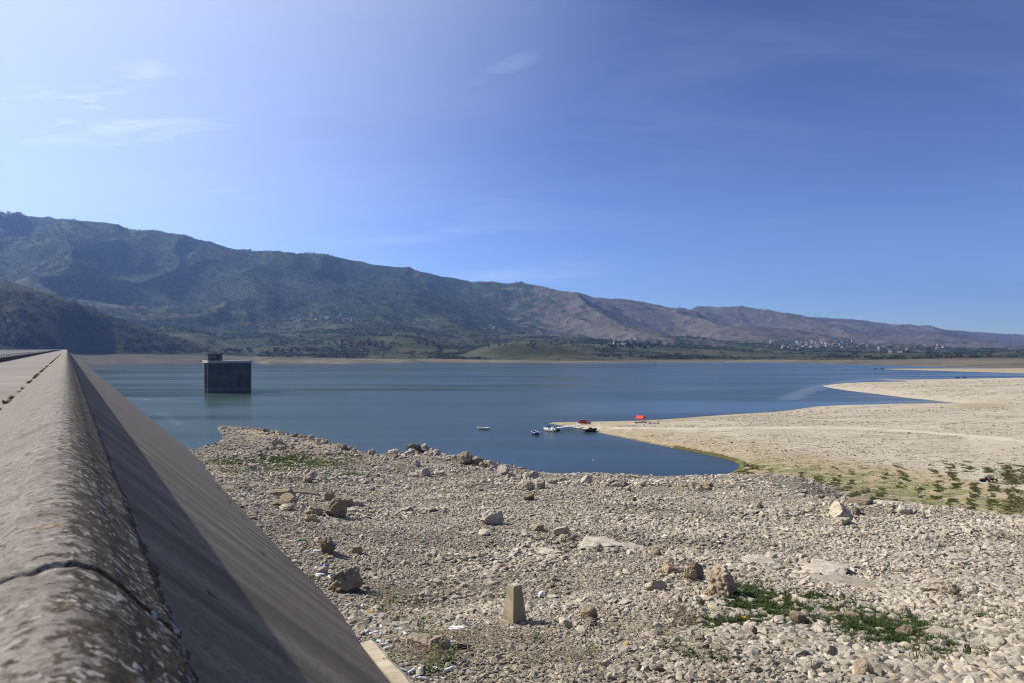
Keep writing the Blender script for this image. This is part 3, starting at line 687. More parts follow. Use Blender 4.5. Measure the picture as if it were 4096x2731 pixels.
tag(dam, 'long concrete faced dam with a rounded parapet running away beside the road', 'dam')
tsl = list(np.concatenate([np.linspace(-30, 80, 56), np.linspace(90, 1080, 40), np.linspace(1092, 1480, 40)]))
# rounded parapet: dense rows close to the camera
JT = [1.98 / math.cos(TH) + 12.7 * k for k in range(0, 60)]
ts = list(np.arange(-6, .6, .3)) + list(np.arange(.7, 5, .022))
t = ts[-1]
while t < 1460: t += max(.03, (t - 3) * .012) if t < 400 else 6; ts.append(t)
for j in JT[:12]:
    for e in (-.05, -.02, -.008, .008, .02, .05): ts.append(j + e * (1 if j < 6 else 1.3))
ts = sorted(ts)
CP = [(-1.46, 1.62), (-1.40, 1.53), (-1.0, 1.29), (-.62, .955), (-.36, .745), (-.18, .662), (-.158, .640), (-.10, .624), (-.04, .617), (.015, .626), (.07, .658), (.13, .712), (.19, .785), (.27, .872), (.303, .93), (.312, 1.0), (.315, 1.75)]
CP = np.array(CP); cl_ = np.concatenate([[0], np.cumsum(np.hypot(*np.diff(CP, axis=0).T))])
ss = np.concatenate([np.linspace(0, cl_[4], 26)[:-1], np.linspace(cl_[4], cl_[13], 62)[:-1], np.linspace(cl_[13], cl_[14], 5)])
prof = list(zip(np.interp(ss, cl_, CP[:, 0]), np.interp(ss, cl_, CP[:, 1])))
def pdisp(a, b, t):
    n = mn.fractal(Vector((a * 3, t * 3, b * 3)), 1.0, 2.0, 4) * .005 + mn.noise(Vector((a * 22, t * 22, b * 22))) * .002
    n += mn.noise(Vector((a * 1.2, t * .35, 4))) * .008
    g = 0.0
    for k, j in enumerate(JT):
        wv = mn.noise(Vector((a * 5, k * 3.1, 0))) * .045 + mn.noise(Vector((a * 19, k * 3.1, 5))) * .02
        dd = abs(t - j - wv)
        if dd < .06: g += .045 * max(0.0, 1 - dd / (.026 + .02 * abs(mn.noise(Vector((a * 9, k, 2))))))
        if t < j - 1: break
    edge = max(0, (a - .24)) * (mn.noise(Vector((a, t * 6, 1))) * .3 + mn.noise(Vector((a, t * 19, 3))) * .22)
    return edge, -n + g
po = sweep('parapet', ts, prof, M['parapet'], dam, pdisp)
sweep('embankment_face', tsl, [(.29, 1.55), (3, 4.15), (8, 8.852), (16, 16.378), (28.2, 27.85)], M['slope'], dam)
sweep('downstream_face', tsl, [(-40, 22), (-7.0, 1.6), (-6.9, 1.58)], M['down'], dam)
o = sweep('low_wall', tsl, [(-6.98, 1.7), (-6.98, 1.06), (-6.7, 1.06), (-6.7, 1.6)], M['dark'], dam, None, False)
o = MB(); 
for a0, b0 in ((-6.84, .72), (-6.84, .9)):
    for i in range(len(tsl) - 1):
        p, q2 = path(tsl[i]), path(tsl[i + 1])
        o.tube((p[0] + p[2] * a0, p[1] + p[3] * a0, -b0), (q2[0] + q2[2] * a0, q2[1] + q2[3] * a0, -b0), .03, n=5)
o.build('handrail', M['steel'], dam)
o = MB()
for tp in np.arange(10, 1300, 4.0):
    p = path(tp); o.tube((p[0] - p[2] * 6.84, p[1] - p[3] * 6.84, -1.1), (p[0] - p[2] * 6.84, p[1] - p[3] * 6.84, -.7), .03, n=5)
tag(o.build('rail_post', M['steel'], dam), kind='stuff')
ro = sweep('road', tsl, [(-6.72, 1.555), (-4, 1.53), (-1.40, 1.55)], M['road'], None)
ro.location = (0, 0, CAMZ); ro.rotation_euler = (0, 0, TH); tag(ro, 'pale concrete road on the dam crest', kind='structure')
# toe beam
def beam(name, a, b, wdt, h, mat, label, cat):
    a, b = Vector(a), Vector(b); d = b - a; L = d.length
    o = MB(); n = 14; rings = []
    for i in range(n + 1):
        x = L * i / n; j = lambda s: (mn.noise(Vector((x * 1.3, s * 7.0, 1))) * .035)
        rings.append([(x, -wdt / 2 + j(1), 0), (x, wdt / 2 + j(2), 0), (x, wdt / 2 - .03 + j(3), h * .82), (x, wdt / 2 - .12 + j(4), h + j(5) * .4), (x, -wdt / 2 + .05 + j(6), h + j(7) * .4)])
    ob = o.loft(rings).build(name, mat)
    ob.location = a; ob.rotation_euler = Vector((1, 0, 0)).rotation_difference(d.normalized()).to_euler()
    return tag(ob, label, cat)
p0 = G(370, 648); p1 = G(412, 700)
beam('concrete_beam', p0 + Vector((0, 0, -.2)), p0 + (p1 - p0) * 2.2 + Vector((0, 0, -.16)), .40, .36, M['beam'], 'pale broken concrete beam lying along the dam\'s foot', 'beam')

# ------------------------------------------------------------------ intake tower
tw = empty('intake_tower', (-179.4, 402.6, 0), rad(37))
tag(tw, 'dark square concrete intake tower with a small hut on top, standing in the water', 'tower')
TLx, TWy, TT = 26.2, 13.0, 17.6
def rounded(x0, x1, y0, y1, r, n=5):
    P = []
    for cx, cy_, a0 in ((x0 + r, y0 + r, 180), (x1 - r, y0 + r, 270), (x1 - r, y1 - r, 0), (x0 + r, y1 - r, 90)):
        for k in range(n + 1):
            t_ = rad(a0 + 90 * k / n); P.append((cx + r * math.cos(t_), cy_ + r * math.sin(t_)))
    return P
def pier(name, poly, z0, z1, mat, smooth=False):
    return MB().loft([[(x, y, z0) for x, y in poly], [(x, y, z1) for x, y in poly]]).build(name, mat, tw)
pier('front_pier', rounded(0, 25.4, 0, 3.4, 1.65), -2.5, TT, M['tower'])
pier('back_pier', rounded(.6, 25.4, 9.6, 13, 1.6), -2.5, TT, M['tower'])
pier('recess_wall', [(4.6, 3.3), (25.2, 3.3), (25.2, 9.7), (4.6, 9.7)], -2.5, TT - .1, M['tower'])
pier('buttress', [(18.6, -.55), (19.6, -.9), (20.8, -.9), (21.6, -.4), (21.6, .4), (18.6, .4)], -2.5, TT - 1.2, M['tower'])
o = MB().loft([[(x, y, z) for x, y in rounded(-.2 - g, 25.6 + g, -.95 - g, 13.2 + g, 1.2)] for z, g in ((TT, -.05), (TT + .15, 0), (TT + 1.35, 0), (TT + 1.5, -.08))])
o.build('deck_slab', M['slab'], tw)
hb = MB().box((4.6, 5.2, TT + 1.5 + 2.0), (8.0, 7.2, 4.0)).build('hut', M['tower'], tw)
MB().box((4.6, 5.2, TT + 1.5 + 4.14), (8.7, 7.9, .28)).build('roof', M['down'], hb)
MB().box((7.2, 1.57, TT + 1.5 + 1.1), (1.1, .08, 2.2)).build('door', M['rust'], hb)
for wx_ in (1.8, 4.3): MB().box((wx_, 1.57, TT + 1.5 + 2.3), (1.3, .08, 1.2)).build('window', M['dkglass'], hb)
o = MB()
for k in range(9): o.tube((9.5 + k * 2.0, .0, TT + 1.5), (9.5 + k * 2.0, .0, TT + 2.4), .05, n=5)

# ------------------------------------------------------------------ survey pillar
gp = G(514.5, 622); gz = gp.z
pm = empty('survey_pillar', (gp.x, gp.y, gz - .06), rad(38))
tag(pm, 'tapered square concrete survey pillar standing alone in the gravel', 'pillar')
sc_ = gp.y / 20.0
hP = 1.2 * sc_
MB().loft([[(-k, -k, z), (k, -k, z), (k, k, z), (-k, k, z)] for k, z in ((.245 * sc_, -.15), (.24 * sc_, .30 * sc_), (.15 * sc_, hP - .012), (.14 * sc_, hP))]).build('shaft', M['marker'], pm)
MB().tube((0, 0, hP - .004), (0, 0, hP + .006), .075 * sc_, n=20).build('disc', M['paledisc'], pm)
MB().box((-.35 * sc_, -.02, .03), (.24 * sc_, .42 * sc_, .36 * sc_), 0, (.55, .9)).build('footing', M['marker'], pm)

# ------------------------------------------------------------------ boats
def hull(L, B, D, bow=.5, rake=.25, transom=.75):
    """rings along x from stern (0) to bow (L): outside profile from port sheer to starboard sheer"""
    R = []
    for s in (0, .12, .3, .5, .68, .82, .92, 1.0):
        hb_ = B / 2 * (transom + (1 - transom) * min(1, s / .35)) if s < .35 else B / 2 * math.sqrt(max(0, 1 - ((s - .35) / .65) ** 2.2))
        hb_ = max(hb_, .03); sh = D * (1 + .55 * max(0, s - .4) ** 1.5 * bow * 2 + .1 * (1 - s) ** 2)
        x = L * s + (rake * .0); kz = D * .0 + D * .75 * max(0, s - .78) / .22 * .6
        R.append([(x + rake * s * s, -hb_, sh), (x + rake * s * s * .7, -hb_ * .86, sh * .5 + kz * .4), (x, -hb_ * .5, kz + .06 * D), (x, 0, kz), (x, hb_ * .5, kz + .06 * D), (x + rake * s * s * .7, hb_ * .86, sh * .5 + kz * .4), (x + rake * s * s, hb_, sh)])
    return R
def rowboat(name, label, pos, rz, L, B, D, matout, matin, extra=None, group=None):
    t = empty(name, pos, rz); tag(t, label, 'boat', group)
    R = hull(L, B, D); z0 = -.16
    R = [[(x - L / 2, y, z + z0) for x, y, z in r] for r in R]
    o = MB(); n = 7
    o.loft(R, closed=False, cap0=False, cap1=False); o.add(R[0], [tuple(range(7))]); ho = o.build('hull', matout, t)
    sm = ho.modifiers.new('thick', 'SOLIDIFY'); sm.thickness = .05; sm.offset = -1
    fl = MB(); fr = [[(r[1][0], r[1][1] * .93, r[1][2] - .02), (r[5][0], r[5][1] * .93, r[5][2] - .02)] for r in R[:-1]]
    for i in range(len(fr) - 1): fl.add(fr[i] + fr[i + 1], [(0, 1, 3, 2)])
    fo = fl.build('floor', matin, t); f2 = fo.modifiers.new('thick', 'SOLIDIFY'); f2.thickness = .03
    gw = MB()
    for sd in (0, 6):
        for i in range(len(R) - 1): gw.tube(R[i][sd], R[i + 1][sd], .05, n=6)
    gw.tube(R[0][0], R[0][6], .05, n=6); gw.build('gunwale', M['white'] if matout is not M['woodd'] else M['woodd'], t)
    for s in (2, 4):
        r = R[s]; MB().box((r[0][0], 0, r[0][2] - .14), (.28, abs(r[0][1]) * 1.86, .045)).build('thwart', M['wood'], t)
    return t
def wpt(px, py): x, y, _ = U(px, py); return Vector((x, y, 0))
p = wpt(483.3, 428.4)
rowboat('rowing_boat', 'white open rowing boat floating alone on the lake', p, rad(157), 4.0, 1.9, .72, M['white'], M['boatin'])
p = wpt(535, 433.2)
bb = rowboat('rowing_boat', 'blue and white open boat floating between the white boat and the jetty', p, rad(104), 4.6, 2.0, .85, M['blue'], M['boatin'])
o = MB().box((-.9, .25, .45), (.5, .55, .42), 0, (.7, .7)).build('bundle', M['white'], bb); 
MB().box((1.2, -.15, .42), (.9, .5, .3), .3, (.7, .6)).build('locker', M['wood'], bb)
MB().tube((-1.3, .5, .5), (1.4, .75, .72), .035, n=6).build('oar', M['wood'], bb)
MB().tube((.2, .2, .1), (.35, .2, 1.2), .03, n=6).build('stake', M['woodd'], bb)
# motor boat
p = wpt(549.5, 430.0); mbt = empty('motor_boat', p, rad(128)); tag(mbt, 'white motor boat with windscreen and outboard moored at the jetty', 'boat')
R = [[(x - 2.3, y, z - .2) for x, y, z in r] for r in hull(4.7, 1.9, .85, .6, .4, .9)]
o = MB().loft(R, closed=False, cap0=False, cap1=False); o.add(R[0], [tuple(range(7))]); ho = o.build('hull', M['white'], mbt)
mm = ho.modifiers.new('thick', 'SOLIDIFY'); mm.thickness = .05
dk = MB()
for i in range(4, 7): dk.add([R[i][0], R[i][6], R[i + 1][6], R[i + 1][0]], [(0, 1, 2, 3)])
dk.build('foredeck', M['white'], mbt)
fl = MB()
for i in range(0, 5): fl.add([R[i][1], R[i][5], R[i + 1][5], R[i + 1][1]], [(0, 1, 2, 3)])
fl.build('floor', M['boatin'], mbt)
MB().loft([[(-.1, -.75, .5), (.75, -.72, .5), (.75, .72, .5), (-.1, .75, .5)], [(.0, -.6, 1.05), (.45, -.5, 1.05), (.45, .5, 1.05), (.0, .6, 1.05)]]).build('console', M['white'], mbt)
MB().loft([[(.62, -.62, 1.0), (.66, -.62, 1.0), (.66, .62, 1.0), (.62, .62, 1.0)], [(.25, -.5, 1.5), (.29, -.5, 1.5), (.29, .5, 1.5), (.25, .5, 1.5)]]).build('windscreen', M['dkglass'], mbt)
MB().box((-1.2, 0, .55), (.5, 1.3, .4), 0, (.9, .95)).build('seat', M['white'], mbt)
MB().loft([[(-1.9, -.5, .7), (-1.1, -.55, .75), (-1.1, .55, .75), (-1.9, .5, .7)], [(-1.7, -.3, 1.15), (-1.15, -.35, 1.25), (-1.15, .35, 1.25), (-1.7, .3, 1.15)]]).build('cover', M['paper'], mbt)
ob_ = MB().box((-2.55, 0, .85), (.45, .4, .55), 0, (.75, .75)).build('outboard', M['white'], mbt)
MB().box((-2.55, 0, .3), (.18, .14, .9)).build('leg', M['steel'], ob_)
# dark barge on the shore
p = wpt(590, 430.6); p.z = .0; dkb = empty('work_boat', p, rad(22)); tag(dkb, 'black flat wooden boat with a raised stern, drawn up at the shore near the jetty', 'boat')
R = [[(x - 2.1, y, z - .25) for x, y, z in r] for r in hull(4.3, 2.0, 1.0, .5, .35, .95)]
o = MB().loft(R, closed=False, cap0=False, cap1=False); o.add(R[0], [tuple(range(7))]); ho = o.build('hull', M['woodd'], dkb)
mm = ho.modifiers.new('thick', 'SOLIDIFY'); mm.thickness = .06
fl = MB()
for i in range(0, 6): fl.add([R[i][1], R[i][5], R[i + 1][5], R[i + 1][1]], [(0, 1, 2, 3)])
fl.build('floor', M['woodd'], dkb)
MB().box((.2, .2, .95), (1.0, .8, .55), 0, (.85, .85)).build('box', M['woodd'], dkb)
MB().box((-1.6, 0, .82), (.5, 1.7, .1)).build('thwart', M['wood'], dkb)

# ------------------------------------------------------------------ jetty
ja, jb = wpt(557, 429.6), G(579.5, 427.2); jb.z = max(jb.z, .2) + .15
jr = empty('jetty', ja, math.atan2(jb.y - ja.y, jb.x - ja.x)); L = (jb - ja).length
tag(jr, 'narrow white gangway jetty on thin posts between motor boat and shore', 'jetty')
pan = MB().loft([[(x, -.62, .78 + x * .02), (x, .62, .78 + x * .02), (x, .62, .92 + x * .02), (x, -.62, .92 + x * .02)] for x in np.linspace(.3, L + .4, 8)]).build('deck', M['white'], jr)
for s in (-.55, .55):
    for k in range(8):
        x = .6 + k * (L - .6) / 7; MB().tube((x, s, -.6), (x, s, .8), .045, n=6).build('post', M['woodd'], jr)
o = MB()
for k, h in ((0, 1.9), (2, 1.7), (5, 2.3), (7, 1.8)):
    x = .6 + k * (L - .6) / 7; o.tube((x, .62, .8), (x, .62, h), .03, n=6)
o.tube((.6, .62, 1.5), (L, .62, 1.75), .02, n=5); o.build('railing', M['steel'], jr)
MB().tube((L * .82, .1, .9), (L * .82, .1, 3.0), .04, n=6).build('mast', M['wood'], jr)
pt = empty('pontoon', ja + Vector((-.4, -.5, 0)), jr.rotation_euler.z + rad(8)); tag(pt, 'rusty float at the lake end of the white jetty', 'pontoon')
for s in (-.55, .55): MB().tube((-1.2, s, .12), (1.1, s, .12), .36, n=10).build('drum', M['rust'], pt)
MB().box((-.05, 0, .55), (2.3, 1.7, .12)).build('deck', M['woodd'], pt)

# ------------------------------------------------------------------ red saloon car
gp = G(584.6, 423.2); car = empty('parked_car', gp, rad(-17)); tag(car, 'red saloon car with white wheels parked on the spit', 'car')
def ring(x, zl, zt, hw, tuck=.9):
    return [(x, -hw * tuck, zl), (x, -hw, zl + (zt - zl) * .35), (x, -hw * .97, zl + (zt - zl) * .75), (x, -hw * .86, zt), (x, hw * .86, zt), (x, hw * .97, zl + (zt - zl) * .75), (x, hw, zl + (zt - zl) * .35), (x, hw * tuck, zl)]
MB().loft([ring(-2.15, .42, .80, .74), ring(-2.05, .30, .90, .80), ring(-1.3, .24, .96, .85), ring(-.4, .22, .95, .86), ring(.55, .22, .93, .86), ring(1.35, .24, .84, .84), ring(1.98, .30, .74, .79), ring(2.12, .38, .66, .72)]).build('body', M['carred'], car, False)
gl = MB().loft([[(-1.42, -.74, .93), (-1.42, .74, .93), (.82, .74, .91), (.82, -.74, .91)], [(-.92, -.60, 1.36), (-.92, .60, 1.36), (.18, .60, 1.37), (.18, -.60, 1.37)]]).build('window', M['dkglass'], car)
MB().loft([[(-.96, -.62, 1.35), (-.96, .62, 1.35), (.22, .62, 1.36), (.22, -.62, 1.36)], [(-.85, -.55, 1.41), (-.85, .55, 1.41), (.1, .55, 1.42), (.1, -.55, 1.42)]]).build('roof', M['carred'], car)
for s in (-1, 1):
    for a, b in (((-1.44, .75, .94), (-.92, .61, 1.37)), ((.84, .75, .92), (.18, .61, 1.38)), ((-.28, .755, .94), (-.3, .615, 1.37))):
        MB().tube((a[0], a[1] * s, a[2]), (b[0], b[1] * s, b[2]), .045, n=6).build('window_pillar', M['carred'], car)
for x in (-1.32, 1.32):
    for s in (-1, 1):
        wh = MB().tube((x, s * .62, .30), (x, s * .86, .30), .31, n=16).build('wheel', M['rubber'], car)
        MB().tube((x, s * .80, .30), (x, s * .885, .30), .215, n=14).build('rim', M['white'], wh)
for s in (-.5, .5):
    MB().box((2.08, s, .60), (.10, .36, .15)).build('headlight', M['lamp'], car); MB().box((-2.12, s, .68), (.08, .36, .16)).build('tail_light', M['lampred'], car)
MB().box((2.13, 0, .42), (.16, 1.5, .16)).build('bumper', M['steel'], car); MB().box((-2.14, 0, .44), (.16, 1.5, .16)).build('bumper', M['steel'], car)
for s in (-1, 1): MB().box((.55, s * .93, .98), (.12, .16, .12)).build('mirror', M['carred'], car)

# ------------------------------------------------------------------ red stall
gp = G(640.5, 420.9); st = empty('canopy_shelter', gp, rad(-46)); tag(st, 'open shelter with a bright red gabled canopy at the water\'s edge', 'shelter')
a_, b_, h0, h1 = 1.5, 1.1, 1.2, 2.15
MB().loft([[(-a_, -b_, h0), (-a_ + .06, 0, h1), (-a_, b_, h0), (-a_, b_, h0 + .05), (-a_ + .06, 0, h1 + .06), (-a_, -b_, h0 + .05)], [(a_, -b_, h0), (a_ - .06, 0, h1), (a_, b_, h0), (a_, b_, h0 + .05), (a_ - .06, 0, h1 + .06), (a_, -b_, h0 + .05)]], cap0=False, cap1=False).build('canopy', M['canvas'], st)
for s in (-1, 1):
    g_ = MB().add([(s * a_, -b_, h0), (s * (a_ - .06), 0, h1), (s * a_, b_, h0)], [(0, 1, 2)]).build('gable', M['canvas'], st); mm = g_.modifiers.new('thick', 'SOLIDIFY'); mm.thickness = .03
for sx_ in (-1, 1):
    for sy_ in (-1, 1): MB().tube((sx_ * (a_ - .05), sy_ * (b_ - .05), -.2), (sx_ * (a_ - .05), sy_ * (b_ - .05), h0 + .02), .04, n=6).build('post', M['steel'], st)
MB().box((a_ + .0, 0, h0 - .38), (.04, 2.3, .62)).build('banner', M['banner'], st)

# ------------------------------------------------------------------ the two dark wooden frames by the stall
def frame(px, py, rz, L, label, var):
    g = G(px, py); t = empty('wooden_frame', g, rz); tag(t, label, 'wooden frame', 'old wooden frames near the red shelter')
    for s in (-.5, .5): MB().tube((-L / 2, s, .28), (L / 2, s, .34), .11, .08, n=8).build('beam', M['wood'], t)
    for k in (-.4, .05, .42): MB().box((k * L, 0, .36), (.22, 1.3, .12)).build('cross_bar', M['woodd'], t)
    for s in (-.45, .45):
        for k in (-.42, .42): MB().tube((k * L - .15, s, -.1), (k * L + .1, s, .45 + .2 * var), .09, n=7).build('leg', M['woodd'], t)
    if var: MB().tube((L * .38, -.7, .1), (L * .5, .3, .95), .09, n=7).build('prop', M['woodd'], t)
frame(640.8, 422.4, rad(-4), 3.9, 'low grey wooden frame lying below the red shelter', 0)
frame(654, 423.3, rad(-14), 3.4, 'dark tilted wooden frame lying right of the red shelter', 1)

# ------------------------------------------------------------------ dark heap on the flat, buoy, far boats
g = G(988, 480.6); hp = empty('rag_heap', g, rad(-8)); tag(hp, 'black heap of cloth with pale stones on the sandy flat', 'heap')
def blob(name, c, r, mat, parent, seed, sub=3, amp=.35, fr=1.6):
    bm = bmesh.new(); bmesh.ops.create_icosphere(bm, subdivisions=sub, radius=1)
    for v in bm.verts:
        n = 1 + amp * mn.fractal(v.co * fr + Vector((seed * 3.1, seed, 0)), 1, 2, 4)
        v.co = Vector((v.co.x * r[0] * n + c[0], v.co.y * r[1] * n + c[1], max(v.co.z * r[2] * n + c[2], -.1)))
    me = bpy.data.meshes.new(name); bm.to_mesh(me); bm.free(); me.materials.append(mat)
    return link(bpy.data.objects.new(name, me), parent)
sP = g.y / 130.0
for k, (c, r, m_) in enumerate((((-.6, 0, .15), (.9, .5, .32), 'black'), ((.3, .2, .25), (.7, .5, .42), 'black'), ((.15, -.1, .45), (.32, .3, .2), 'pink'), ((1.1, .1, .1), (.5, .4, .2), 'black'), ((-.1, .15, .5), (.4, .3, .22), 'black'))):
    blob('cloth', [v * sP for v in c], [v * sP for v in r], M[m_], hp, k + 3)
for k, c in enumerate(((.35, -.6, .1), (.95, -.5, .12), (-.4, -.6, .05))): blob('stone', [v * sP for v in c], [.24 * sP, .22 * sP, .18 * sP], M['rockpale'], hp, k + 20, 2, .2)
p = wpt(593.6, 459.8); by = blob('buoy', (0, 0, .1), (.22, .22, .22), M['banner'], None, 1, 2, .02); by.location = p; tag(by, 'small pale round float on the calm bay', 'buoy')
for px, py, lab in ((957.6, 377.0, 'small dark boat off the thin far spit, the left one of two'), (964.6, 376.7, 'small dark boat off the thin far spit, the right one of two')):
    p = wpt(px, py - .2); rowboat('fishing_boat', lab, p, rad(170), 3.4, 1.4, .6, M['woodd'], M['woodd'], group='boats off the far spit')
p = wpt(654.5, 362.2); rowboat('fishing_boat', 'tiny white boat lying below the far shore', p, rad(175), 9.0, 3.0, 1.6, M['white'], M['boatin'])
p = wpt(880, 368.2); p.z = .6
for k, (dx, m_) in enumerate(((-6, 'rust'), (3, 'woodd'))):
    p2 = p + Vector((dx, 0, 0)); rowboat('beached_boat', ('rust brown boat lying on the tip of the far sandbank', 'dark boat lying just behind the tip of the far sandbank')[k], p2, rad(8), 4.0, 1.6, .9, M[m_], M['woodd'], group='boats on the far sandbank')
# ------------------------------------------------------------------ rocks
def hull_rock(name, seed, n=16, flat=(1, .8, .6), mat='pebble'):
    r = np.random.default_rng(seed); P = r.normal(size=(n, 3)); P /= np.linalg.norm(P, axis=1)[:, None]
    P *= (.42 + .12 * r.random((n, 1))); P *= np.array(flat)
    bm = bmesh.new(); vs = [bm.verts.new(p) for p in P]; bmesh.ops.convex_hull(bm, input=vs)
    for v in [v for v in bm.verts if not v.link_faces]: bm.verts.remove(v)
    bmesh.ops.bevel(bm, geom=bm.edges[:], offset=.025, segments=1, affect='EDGES')
    me = bpy.data.meshes.new(name); bm.to_mesh(me); bm.free(); me.materials.append(M[mat])
    return me
def boulder_mesh(seed, sub=5, planes=9, rough=.10, fr=2.2, pit=0.0):
    r = np.random.default_rng(seed); bm = bmesh.new(); bmesh.ops.create_icosphere(bm, subdivisions=sub, radius=1)
    N = r.normal(size=(planes, 3)); N /= np.linalg.norm(N, axis=1)[:, None]; D = .52 + .36 * r.random(planes)
    off = Vector((seed * 1.7, seed * .31, 0))
    for v in bm.verts:
        c = v.co.copy()
        for k in range(planes):
            d = c.x * N[k, 0] + c.y * N[k, 1] + c.z * N[k, 2]
            if d > D[k]: c -= Vector(N[k]) * (d - D[k]) * .92
        u = v.co
        n = mn.fractal(u * fr + off, .9, 2.1, 5) * rough + (1 - abs(mn.noise(u * 1.3 + off))) * rough * .8 - rough * .5
        if pit: n -= pit * max(0, mn.noise(u * 3.4 + off * 2) - .15)
        v.co = c * (1 + n)
    me = bpy.data.meshes.new('boulder'); bm.to_mesh(me); bm.free()
    me.polygons.foreach_set('use_smooth', np.full(len(me.polygons), False)); return me
BM = [boulder_mesh(k, 5, 12 + k % 4, .09 + .035 * (k % 3), 2.0 + .5 * (k % 3), .22 if k % 3 == 1 else .06) for k in range(1, 11)]
def rock(px, py, wpx, hpx, label, mat='rock', k=None, depth=.8, name='boulder', cat='boulder', group=None, tilt=.15, sink=.2, kk=[0]):
    """a rock whose foot is seen at (px, py); width and height given as seen from the dam"""
    g = G(px, py); Y = g.y; wd = wpx / F * Y; ht = hpx / F * Y * 1.0
    kk[0] += 1; k = kk[0] if k is None else k
    me = BM[k % len(BM)].copy(); me.materials.clear(); me.materials.append(M[mat])
    o = bpy.data.objects.new(name, me); link(o)
    dirv = Vector((g.x, g.y, 0)).normalized()
    o.location = g + dirv * wd * .3 + Vector((0, 0, ht * (.5 - sink)))
    o.rotation_euler = (random.uniform(-tilt, tilt), random.uniform(-tilt, tilt), random.uniform(0, 6.28) if depth > .75 else 0)
    o.scale = (wd * .54, wd * .54 * depth, ht * .62)
    return tag(o, label, cat, group)
R4 = lambda *a, **k: rock(a[0] / 2.297, a[1] / 2.297, a[2] / 2.297, a[3] / 2.297, *a[4:], **k)
R4(800, 1360, 76, 58, 'big brown pitted boulder near the dam\'s foot, the largest on the left', 'rockbrown', 1)
R4(752, 1272, 47, 38, 'rounded brown boulder above the big pitted one', 'rockbrown', 4)
R4(820, 1272, 30, 24, 'small grey rock just right of the rounded brown boulder', 'rockbrown', 2)
R4(741, 1317, 25, 20, 'small grey rock beside the blue rag', 'rock', 3)
R4(1540, 1318, 45, 30, 'tan squarish boulder left of the upright pointed one', 'rocktan', 5)
R4(1582, 1334, 34, 34, 'low lobe of stone leaning on the upright pointed boulder', 'rocktan', 6)
R4(1597, 1330, 36, 46, 'upright pointed boulder in shade, behind its low lobe', 'rockbrown', 9, tilt=.05)
R4(1658, 1372, 86, 66, 'large rough conglomerate boulder with a knobbly crust', 'conglomerate', 4)
R4(1623, 1374, 34, 20, 'smooth tan stone under the left edge of the conglomerate boulder', 'rocktan', 7)
R4(1507, 1358, 50, 26, 'long pale boulder left of the conglomerate one', 'rockpale', 8)
R4(1354, 1424, 50, 38, 'larger angular brown boulder right of the survey pillar', 'rockbrown', 2)
R4(1360, 1438, 34, 20, 'small rounded rock in front of the angular brown boulder', 'rockbrown', 7)
R4(1297, 1442, 42, 26, 'flat topped boulder touched by the pillar\'s shadow', 'rock', 5)
R4(976, 1374, 28, 20, 'lone grey rock midway between big brown boulder and survey pillar', 'rock', 3)
R4(966, 1492, 62, 34, 'pale notched boulder among the litter, left lobe', 'rockpale', 8, depth=.7)
R4(1005, 1500, 58, 36, 'pale notched boulder among the litter, right lobe', 'rockpale', 6, depth=.7)
R4(1930, 1193, 62, 42, 'largest pale boulder of the cluster on the right of the gravel', 'rockpale', 1)
R4(1937, 1207, 42, 26, 'pale boulder in front of the largest one of the right cluster', 'rockpale', 3)
R4(1965, 1180, 24, 24, 'dark upright rock behind the right cluster', 'rockbrown', 5)
R4(1960, 1214, 20, 14, 'small pale stone on the left at the foot of the right cluster', 'rockpale', 2)
R4(1985, 1215, 22, 14, 'small pale stone on the right at the foot of the right cluster', 'rockpale', 6)
R4(1133, 1205, 56, 34, 'broad pitted grey boulder in the middle of the gravel', 'rock', 4)
R4(1112, 1229, 34, 14, 'flat rock just below the broad pitted grey boulder', 'rock', 8)
R4(755, 1150, 26, 27, 'upright rounded rock topping the brown outcrop', 'rockbrown', 9)
R4(775, 1188, 52, 44, 'tallest pitted boulder of the brown outcrop', 'rockbrown', 4)
R4(720, 1183, 56, 28, 'long yellowish rock at the front of the brown outcrop', 'rocktan', 8)
R4(718, 1198, 34, 18, 'low yellowish stone under the long yellowish rock', 'rocktan', 7)
R4(797, 1165, 34, 30, 'dark boulder behind the tallest pitted one', 'rockbrown', 2)
R4(818, 1162, 34, 18, 'flat slab at the right end of the brown outcrop', 'rock', 8)
R4(812, 1176, 32, 14, 'low slab right of the tallest pitted boulder', 'rock', 5)
R4(650, 1140, 50, 22, 'jagged ridge of rock in the outcrop next to the dam', 'rockbrown', 5)
R4(663, 1156, 58, 22, 'long brown ledge next to the dam, below the jagged ridge', 'rockbrown', 8)
R4(640, 1163, 36, 16, 'rock nearest the dam in the left outcrop', 'rockbrown', 3)
R4(700, 1136, 60, 12, 'low dark ledge behind the outcrop', 'rockbrown', 8)
R4(660, 1170, 44, 14, 'smooth pale slab at the foot of the left outcrop', 'rockpale', 7)
R4(707, 1108, 30, 17, 'smooth leaning stone on the green patch', 'rock', 6)
R4(713, 1102, 24, 22, 'pointed slab propped behind the smooth leaning stone', 'rock', 9)
R4(655, 1104, 30, 14, 'grey boulder on the green patch near the dam', 'rock', 1)
R4(581, 1077, 22, 18, 'small grey boulder at the left edge of the green patch', 'rock', 3)
R4(1069, 1066, 48, 30, 'largest dark boulder on the rim above the bay', 'rockbrown', 4)
R4(1098, 1068, 34, 24, 'dark boulder right of the largest one on the rim', 'rockbrown', 2)
R4(1175, 1082, 34, 19, 'grey boulder on the rim above the sandy strip', 'rock', 1)
R4(978, 1092, 28, 24, 'grey upright rock inland of the rim', 'rock', 9)
R4(950, 1095, 24, 12, 'flat rock left of the grey upright rock', 'rock', 8)
R4(1008, 1090, 26, 14, 'slab resting right of the grey upright rock', 'rock', 5)
